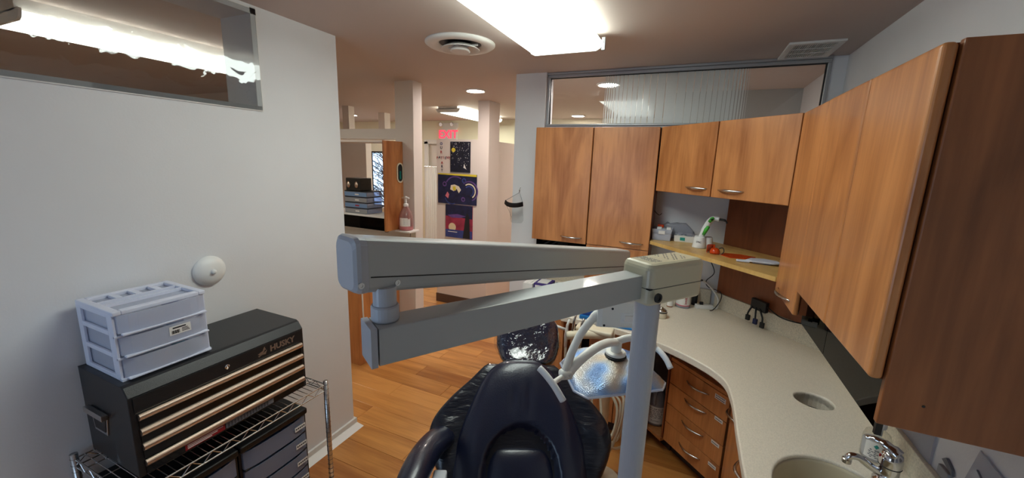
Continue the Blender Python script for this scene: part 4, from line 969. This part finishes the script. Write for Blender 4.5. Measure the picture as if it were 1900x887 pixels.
mb = MB(); mb.T = Matrix.Translation((.165, 2.835, .8605)) @ Matrix.Rotation(.35, 4, 'Z'); mb.box(-.055, .055, -.018, .018, 0, .026)
obj('housing', mb, 'white_plastic', t, bevel=.004)
mb = MB(); mb.T = Matrix.Translation((.165, 2.835, .8605)) @ Matrix.Rotation(.35, 4, 'Z'); mb.box(-.03, -.008, -.008, .008, .0261, .045)
obj('plug', mb, 'black', t, bevel=.003)
tag(obj('white_cord', MB().tube(catmull([(.215, 2.85, .875), (.240, 2.845, .870), (.246, 2.838, .90), (.238, 2.845, .95), (.19, 2.895, 1.0), (.15, 2.935, 1.02), (.10, 2.945, 1.03)], 6), .0065, 8), 'wire_white', smooth=True), 'thick white cord rising from the power bar', 'cord')
tag(obj('charger_cord', MB().tube(catmull([(.15, 2.925, 1.273), (.16, 2.925, 1.20), (.205, 2.91, 1.10), (.165, 2.925, 1.03), (.18, 2.92, .99), (.25, 2.848, .985), (.258, 2.832, .94), (.235, 2.825, .885), (.215, 2.80, .868), (.20, 2.79, .866)], 6), .0028, 6), 'rubber', smooth=True), 'thin black charger cord dangling below the shelf', 'cord')
t = thing('cable_hub', 'black adapter with dangling connectors on the splash ledge', 'adapter', (.46, 2.63, .965))
def dg(s, n, z): return (.46+.7071*s-.7071*n, 2.655-.7071*s-.7071*n, z)   # along the diagonal, n into the room
mb = MB(); a = [dg(-.05, .002, .968), dg(.045, .002, .962), dg(.045, .03, .962), dg(-.05, .03, .968)]
mb.loft([a, [(x, y, z+.062) for x, y, z in a]]); obj('adapter', mb, 'black', t, bevel=.003)
for k, (s, zl, m) in enumerate(((-.055, .885, 'black'), (-.005, .878, 'navy'), (.04, .872, 'black'))):
    pth = catmull([dg(s*.5-.01, .028, .98), dg(s*.8, .038, .955), dg(s, .034, .93), dg(s, .032, zl+.03)], 4)
    w = obj('lead', MB().tube(pth, .005, 8), 'black', t, smooth=True)
    mb = MB(); e = [dg(s-.012, .022, zl), dg(s+.012, .022, zl), dg(s+.012, .038, zl), dg(s-.012, .038, zl)]
    mb.loft([e, [(x, y, z+.034) for x, y, z in e]]); obj('connector', mb, m, w, bevel=.003)
tag(obj('adapter_cord', MB().tube(catmull([dg(.045, .016, 1.0), dg(.09, .02, .985), dg(.13, .022, .974), dg(.19, .022, .974), dg(.26, .02, .985)], 5), .0035, 8), 'rubber', smooth=True), 'black adapter cord running along the splash ledge', 'cord')
# open base: white jug
t = thing('cleaner_jug', 'white four-litre jug with black print in the open base unit', 'jug', (-.05, 2.56, .11))
c = (-.052, 2.575, .1105); AJ = math.atan2(-2.57, .05)
obj('jug', MB().lathe(c, [(.058, 0), (.064, .008), (.064, .15), (.058, .185), (.035, .235), (.022, .255), (.02, .275), (0, .275)], 30), 'milky', t, smooth=True)
obj('cap', MB().lathe(c, [(.024, .272), (.024, .296), (.022, .300), (0, .300)], 20), 'white_plastic', t)
obj('jug_handle', MB().tube(catmull([(-.064, 2.515, .155+.11), (-.066, 2.508, .205+.1), (-.062, 2.525, .235+.11), (-.056, 2.55, .262+.1)], 5), .010, 10), 'milky', t, smooth=True)
l = label_band(t, c, .0645, .13, .25, AJ-1.2, AJ+1.2, 'paper')
text_band(l, c, .0648, [('BIO ZIP PLUS', .016, .228), ('4 LITRES', .014, .145)], AJ)
bar_band(l, c, .0648, [(.217, .005, .09), (.205, .004, .08), (.196, .004, .09), (.187, .004, .085), (.178, .004, .09), (.169, .004, .07)], AJ)
# tray and boxes on the back counter
t = thing('tray_box', 'blue translucent instrument box on the back counter', 'box', (-.46, 2.28, .86))
mb = MB(); mb.prism([(-.535, 2.245), (-.41, 2.255), (-.41, 2.42), (-.535, 2.41)], .8605, .885); obj('box_base', mb, 'blue_plastic', t, bevel=.006)
mb = MB(); mb.prism([(-.53, 2.25), (-.415, 2.26), (-.415, 2.415), (-.53, 2.405)], .8855, .925); obj('box_lid', mb, 'blue_clear', t, bevel=.012, seg=3)
t = thing('instrument_tray', 'flat blue tray with white liner on the back counter', 'tray', (-.22, 2.28, .86))
obj('tray', B(-.34, -.14, 2.215, 2.36, .8605, .872), 'blue_plastic', t, bevel=.004)
obj('liner', B(-.33, -.15, 2.225, 2.35, .872, .874), 'paper', t)
def carton(label, x0, x1, y0, y1, z1, m, stripe=None):
    t = thing('carton', label, 'box', ((x0+x1)/2, (y0+y1)/2, .86))
    obj('box', B(x0, x1, y0, y1, .8605, z1), m, t, bevel=.002)
    if stripe: obj('printed_panel', B(x0+.01, x1-.01, y0-.0008, y0, .875, z1-.012), stripe, t)
    obj('opening_flap', B(x0+.02, x1-.02, y0+.02, y1-.02, z1, z1+.004), 'paper', t)
carton('white tissue carton at the counter end behind the arms', -1.04, -.965, 2.56, 2.70, .925, 'paper')
carton('purple and white glove carton on the back counter', -.955, -.84, 2.56, 2.70, .935, 'purple', 'paper')
carton('pale grey carton beside the purple glove carton', -.83, -.73, 2.57, 2.70, .925, 'grey_plastic', 'paper')
# ================================================================== FACE SHIELD ON HOOK
t = thing('face_shield', 'clear face shield with black headband hanging from wall hook', 'face shield', (-1.245, 2.90, 1.44))
fy = 2.90
obj('headband', MB().tube(catmull([(-1.315, 2.80, 1.475), (-1.29, 2.785, 1.462), (-1.25, 2.78, 1.455), (-1.205, 2.80, 1.457), (-1.175, 2.83, 1.465)], 4), [.019]*17, 8, flat=.2, up=(0, 0, 1)), 'black', t)
obj('strap', MB().tube([(-1.314, 2.803, 1.484), (-1.235, 2.898, 1.548), (-1.178, 2.832, 1.473)], .0028, 6), 'grey_plastic', t)
obj('strap', MB().tube([(-1.314, 2.803, 1.465), (-1.30, 2.85, 1.40), (-1.288, 2.88, 1.34)], .0015, 6), 'grey_plastic', t)
mb = MB(); vs = []; fs = []
for i in range(13):
    k = i/12; x = -1.30+.115*k; y = 2.795+.05*(2*k-1)**2
    for z in (1.46, 1.42, 1.34, 1.31 if 0 < i < 12 else 1.33): vs.append((x, y+.25*(1.46-z), z))
for i in range(12):
    for j in range(3): fs.append((i*4+j, i*4+j+4, i*4+j+5, i*4+j+1))
o = obj('visor', mb.add(vs, fs), 'visor', t, smooth=True, fix=False); sm = o.modifiers.new('solid', 'SOLIDIFY'); sm.thickness = .001
t = thing('wall_hook', 'small metal wall hook holding the face shield', 'hook', (-1.235, 2.91, 1.56))
obj('hook', MB().tube(catmull([(-1.235, 2.914, 1.585), (-1.235, 2.90, 1.578), (-1.235, 2.895, 1.552), (-1.235, 2.888, 1.556), (-1.233, 2.886, 1.572)], 4), .0025, 8), 'steel', t, smooth=True)
# ================================================================== HALLWAY
t = thing('pass_through_hutch', 'open wood hutch with oval cut-out in its side panel', 'cabinet', (-2.9, 2.77, 1.148))
sp = obj('side_panel', B(-2.40, -2.38, 2.65, 2.887, 1.148, 1.927), 'cabinet_wood', t, bevel=.002)
mb = MB(); R = .038; L_ = .045
def stad(r, n=8): return [(2.84+r*math.cos(a), 1.655+L_+r*math.sin(a)) for a in [math.pi*i/n for i in range(n+1)]] + [(2.84+r*math.cos(a), 1.655-L_+r*math.sin(a)) for a in [math.pi+math.pi*i/n for i in range(n+1)]]
o1 = stad(.043); i1 = stad(.031); n_ = len(o1)
mb.add([(-2.378, y, z) for y, z in o1]+[(-2.378, y, z) for y, z in i1]+[(-2.372, y, z) for y, z in o1]+[(-2.372, y, z) for y, z in i1],
       [(i, (i+1) % n_, (i+1) % n_+n_, i+n_) for i in range(n_)]+[(2*n_+i, 2*n_+(i+1) % n_, (i+1) % n_+3*n_, i+3*n_) for i in range(n_)]+[(i, (i+1) % n_, (i+1) % n_+2*n_, i+2*n_) for i in range(n_)]+[(n_+i, n_+(i+1) % n_, (i+1) % n_+3*n_, i+3*n_) for i in range(n_)])
obj('oval_grommet', mb, 'cream', sp)
mb = MB(); mb.loft([[(-2.3795, y, z) for y, z in i1], [(-2.376, y, z) for y, z in i1]]); obj('oval_opening', mb, 'rubber', sp)
obj('bottle_in_opening', MB().tube([(-2.3755, 2.836, 1.60), (-2.3755, 2.836, 1.67)], .016, 8, flat=.12), 'teal', sp)
obj('bottom_board', B(-3.5, -2.40, 2.655, 2.887, 1.262, 1.28), 'white_plastic', t)
obj('valance', B(-3.5, -2.40, 2.662, 2.667, 1.15, 1.262), 'smoked', t)
obj('top_board', B(-3.5, -2.40, 2.66, 2.887, 1.909, 1.927), 'paint_warm', t)
obj('roller', MB().lathe((-2.42, 2.70, 1.145), [(.015, -.01), (.022, 0), (.022, .012), (.01, .02)], 16), 'kick', t)
t = thing('drawer_tower', 'stack of dark translucent organizer drawers on the hutch', 'drawer unit', (-2.74, 2.76, 1.28))
for k in range(4):
    z0 = 1.2805+k*.05
    obj('drawer_frame', B(-2.88, -2.60, 2.675, 2.86, z0+.044, z0+.05), 'black', t)
    d = obj('drawer', B(-2.875, -2.605, 2.668, 2.855, z0+.001, z0+.043), 'cart_plastic', t, bevel=.003)
    obj('drawer_front', B(-2.87, -2.61, 2.6665, 2.668, z0+.004, z0+.038), 'blue_soft' if k % 2 else 'grey_plastic', d)
    obj('drawer_tag', B(-2.745, -2.70, 2.665, 2.6665, z0+.016, z0+.027), 'red' if k == 1 else 'paper', d)
t = thing('keepsake_box', 'dark box with two gold ornaments on the drawer stack', 'box', (-2.77, 2.77, 1.481))
obj('box', B(-2.865, -2.69, 2.68, 2.82, 1.4815, 1.595), 'smoke_box', t, bevel=.006)
for x in (-2.83, -2.735): obj('ornament', MB().lathe((x, 2.6795, 1.535), [(.018, 0), (.022, .003), (.012, .008), (0, .010)], 16, ax=(0, -1, 0), sy=1.4), 'copper', t, smooth=True)
t = thing('hallway_cabinet', 'wood base cabinet below the pass-through hutch', 'cabinet', (-2.9, 2.62, 0))
obj('body', B(-3.5, -2.45, 2.36, 2.885, .0, .80), 'cabinet_wood', t, bevel=.002)
obj('top_board', B(-3.5, -2.44, 2.35, 2.885, .80, .83), 'counter', t)
tag(obj('wall_cable', MB().tube(catmull([(-2.435, 2.40, .83), (-2.43, 2.395, .5), (-2.42, 2.40, .2), (-2.40, 2.42, .03), (-2.33, 2.48, .012), (-2.25, 2.55, .009)], 5), .007, 8), 'wire_white', smooth=True), 'white cable running down the hallway cabinet side', 'cable')
t = thing('bracket_shelf', 'small white bracket shelf under the pink soap jug', 'shelf', (-2.30, 2.83, 1.135))
obj('board', B(-2.378, -2.21, 2.755, 2.889, 1.135, 1.150), 'trim_white', t, bevel=.002)
obj('bracket', B(-2.262, -2.25, 2.82, 2.889, 1.06, 1.135), 'steel', t)
t = thing('soap_jug', 'large pump bottle with pink liquid and white label', 'bottle', (-2.30, 2.82, 1.15))
c = (-2.302, 2.82, 1.1505); AS = math.atan2(-2.8, 2.3)
obj('jug', MB().lathe(c, [(.058, 0), (.062, .006), (.062, .11), (.05, .16), (.026, .20), (.022, .215), (0, .215)], 28), 'pink_clear', t, smooth=True)
obj('liquid', MB().lathe(c, [(.058, .003), (.060, .01), (.060, .028), (0, .028)], 28), 'pink', t, smooth=True)
obj('jug_handle', MB().tube(catmull([(-2.275, 2.80, 1.36), (-2.25, 2.79, 1.345), (-2.24, 2.785, 1.30), (-2.248, 2.79, 1.26)], 4), .010, 8), 'pink_clear', t, smooth=True)
obj('pump', MB().lathe(c, [(.024, .213), (.024, .235), (.01, .24), (.008, .285), (0, .286)], 18), 'white_plastic', t, smooth=False)
obj('spout', MB().tube([(-2.26, 2.81, 1.438), (-2.302, 2.82, 1.442), (-2.345, 2.825, 1.436)], [.008, .012, .008], 10), 'white_plastic', t, smooth=True)
l = label_band(t, c, .0625, 1.19, 1.265, AS-1.0, AS+.6, 'paper')
mb = MB()
for k in range(5): mb.add([(c[0]+.063*math.cos(a), c[1]+.063*math.sin(a), 1.25-.011*k+dz) for a in (AS-.8, AS-.3, AS+.2) for dz in (0, .003)], [(0, 2, 3, 1), (2, 4, 5, 3)])
obj('label_print', mb, 'print_grey', l, fix=False)
# ---- patient art
PY = 4.039
def canvas(name, label, x0, x1, z0, z1, m):
    t = thing(name, label, 'painting', ((x0+x1)/2, PY, z0)); obj('canvas', B(x0, x1, PY-.012, PY, z0, z1), m, t); return t
def daub(t, name, poly, m, d=.0128):
    mb = MB(); n = len(poly); mb.add([(x, PY-d, z) for x, z in poly]+[(x, PY-.0121, z) for x, z in poly], [tuple(range(n)), tuple(range(n, 2*n))]+[(i, (i+1) % n, (i+1) % n+n, i+n) for i in range(n)])
    return obj(name, mb, m, t)
def disc(cx, cz, r, n=16, sz=1.): return [(cx+r*math.cos(2*math.pi*i/n), cz+r*sz*math.sin(2*math.pi*i/n)) for i in range(n)]
t = canvas('painting', 'starry night sky painting with yellow moon and small sailboat', -2.62, -2.353, 1.645, 1.995, 'night')
daub(t, 'painted_moon', disc(-2.578, 1.90, .026), 'yellow')
daub(t, 'painted_sail', [(-2.44, 1.70), (-2.395, 1.68), (-2.405, 1.69), (-2.43, 1.745)], 'paper')
random.seed(5)
mb = MB()
for k in range(90):
    x = random.uniform(-2.61, -2.365); z = random.uniform(1.72, 1.985); r = random.uniform(.0012, .0035); mb.box(x-r, x+r, PY-.0128, PY-.012, z-r, z+r)
o = obj('painted_stars', mb, 'paper', t); o['kind'] = 'stuff'
t = canvas('painting', 'dark blue swirling painting with yellow top edge', -2.794, -2.262, 1.268, 1.625, 'navy')
daub(t, 'painted_edge', [(-2.794, 1.612), (-2.262, 1.60), (-2.262, 1.625), (-2.794, 1.625)], 'yellow')
for k, (cx, cz, r, a0, a1, m) in enumerate(((-2.36, 1.43, .12, -1.2, 2.3, 'violet'), (-2.36, 1.43, .09, -1.0, 2.2, 'cream'), (-2.36, 1.43, .065, -1.2, 2.4, 'dusk_blue'), (-2.55, 1.45, .15, 1.0, 2.6, 'violet'), (-2.6, 1.36, .10, 3.4, 5.2, 'dusk_blue'), (-2.43, 1.55, .03, 0, 6.2, 'dusk_blue'), (-2.70, 1.50, .03, 0, 6.2, 'violet'), (-2.44, 1.33, .028, 0, 6.2, 'violet'))):
    ps = [(cx+r*math.cos(a0+(a1-a0)*i/14), cz+r*math.sin(a0+(a1-a0)*i/14)) for i in range(15)]; qs = [(cx+(r-.014)*math.cos(a0+(a1-a0)*i/14), cz+(r-.014)*math.sin(a0+(a1-a0)*i/14)) for i in range(15)]
    daub(t, 'painted_swirl', ps+qs[::-1], m)
daub(t, 'painted_figure', [(-2.62, 1.44), (-2.57, 1.42), (-2.53, 1.45), (-2.50, 1.40), (-2.47, 1.44), (-2.50, 1.48), (-2.56, 1.50), (-2.61, 1.49)], 'cream', .0132)
daub(t, 'painted_figure', [(-2.58, 1.43), (-2.54, 1.43), (-2.545, 1.48), (-2.585, 1.475)], 'yellow', .0136)
daub(t, 'painted_figure', [(-2.69, 1.36), (-2.65, 1.33), (-2.635, 1.38), (-2.66, 1.41)], 'pink', .0132)
t = canvas('painting', 'sunset seascape painting with dark lighthouse and pale moon', -2.686, -2.312, .86, 1.258, 'dusk_red')
daub(t, 'painted_sky', [(-2.686, 1.12), (-2.312, 1.10), (-2.312, 1.258), (-2.686, 1.258)], 'navy', .0124)
daub(t, 'painted_cloud', [(-2.66, 1.13), (-2.52, 1.15), (-2.40, 1.13), (-2.48, 1.105), (-2.6, 1.10)], 'violet', .0128)
daub(t, 'painted_sun', disc(-2.59, .985, .052), 'moon', .0128)
daub(t, 'painted_sea', [(-2.686, .86), (-2.312, .86), (-2.312, .955), (-2.686, .955)], 'dusk_blue', .0132)
daub(t, 'painted_ripple', [(-2.65, .925), (-2.52, .925), (-2.52, .932), (-2.65, .932)], 'paper', .0136)
daub(t, 'painted_lighthouse', [(-2.44, .86), (-2.34, .86), (-2.352, 1.12), (-2.365, 1.15), (-2.38, 1.17), (-2.395, 1.15), (-2.405, 1.12)], 'print_black', .0138)
t = thing('wall_lettering', 'handmade letters reading our patient art on partition wall', 'lettering', (-2.74, PY, 1.72))
def letter(ch, x, z, m, s=.034):
    obj('letter', MB().text(ch, s, (x, PY-.001, z), (1, 0, 0), (0, 0, 1), .0008, bold=.0008), m, t)
for ch, z, m in (('O', 1.955, 'dusk_blue'), ('U', 1.908, 'navy'), ('R', 1.858, 'red')): letter(ch, -2.755, z, m, .045)
for i, ch in enumerate('PATIENT'): letter(ch, -2.812+i*.029, 1.790 + (.006 if i % 2 else 0), ('red', 'navy', 'dusk_red')[i % 3], .042)
for ch, z, m in (('A', 1.735, 'red'), ('R', 1.690, 'navy'), ('T', 1.645, 'navy')): letter(ch, -2.745, z, m, .042)
# ---- exit sign
t = thing('exit_sign', 'lit red exit sign with twin emergency lamps on the far wall', 'exit sign', (-3.87, 5.9, 2.12))
obj('housing', B(-4.01, -3.70, 5.86, 5.90, 2.09, 2.315), 'trim_white', t, bevel=.004)
obj('lamp_box', B(-3.98, -3.68, 5.87, 5.90, 2.315, 2.40), 'trim_white', t, bevel=.004)
obj('exit_letters', MB().text('EXIT', .185, (-3.86, 5.858, 2.15), (1, 0, 0), (0, 0, 1), .001, bold=.004), 'exit_red', t)
for x in (-4.0, -3.78): obj('emergency_lamp', MB().lathe((x, 5.855, 2.375), [(.02, -.02), (.036, .0), (.036, .012), (.03, .014), (.012, .008), (0, .012)], 16, ax=(0, -1, -.2)), 'chrome', t, smooth=True)
t = thing('door_curtain', 'white curtain panel hanging in the far doorway', 'curtain', (-4.2, 5.88, .1))
mb = MB(); rings = []
for i in range(21):
    x = -4.325+.25*i/20; y = 5.845+.008*math.sin(i*1.9); rings.append([(x, y-.002, .05), (x, y+.002, .05), (x, y+.002, 1.65), (x, y-.002, 1.65)])
obj('fabric', mb.loft(rings), 'curtain', t); obj('rod', MB().tube([(-4.34, 5.845, 1.66), (-4.06, 5.845, 1.66)], .006, 8), 'steel', t)
# ---- bare trees outside the far window
random.seed(11)
def tree(x, y, label):
    t = thing('bare_tree', label, 'tree', (x, y, 0))
    mb = MB(); mb.tube([(x, y, 0), (x+.05, y, 1.2), (x, y, 3.0)], [.07, .05, .03], 7); obj('trunk', mb, 'bark', t)
    mb = MB()
    for k in range(110):
        z = random.uniform(.5, 2.8); a = random.uniform(0, 6.28); l = random.uniform(.3, .9); p = Vector((x, y, z)); q = p+Vector((math.cos(a)*l, math.sin(a)*l*.4, random.uniform(.1, .5)))
        mb.tube([tuple(p), tuple(p.lerp(q, .5)+Vector((0, 0, .05))), tuple(q)], [.014, .009, .004], 5)
        for _ in range(3):
            s = p.lerp(q, random.uniform(.3, .9)); e = s+Vector((random.uniform(-.3, .3), random.uniform(-.1, .1), random.uniform(.05, .3))); mb.tube([tuple(s), tuple(e)], [.006, .003], 4)
    o = obj('branches', mb, 'bark', t); o['kind'] = 'stuff'
tree(-6.5, 7.3, 'bare branching tree outside the far window')
struct('ground_outside', B(-12, 4, 6.1, 14, -.2, -.1), 'paper')

for o in list(C.objects):
    if o.name.split('.')[0] == 'label_print': o['kind'] = 'stuff'
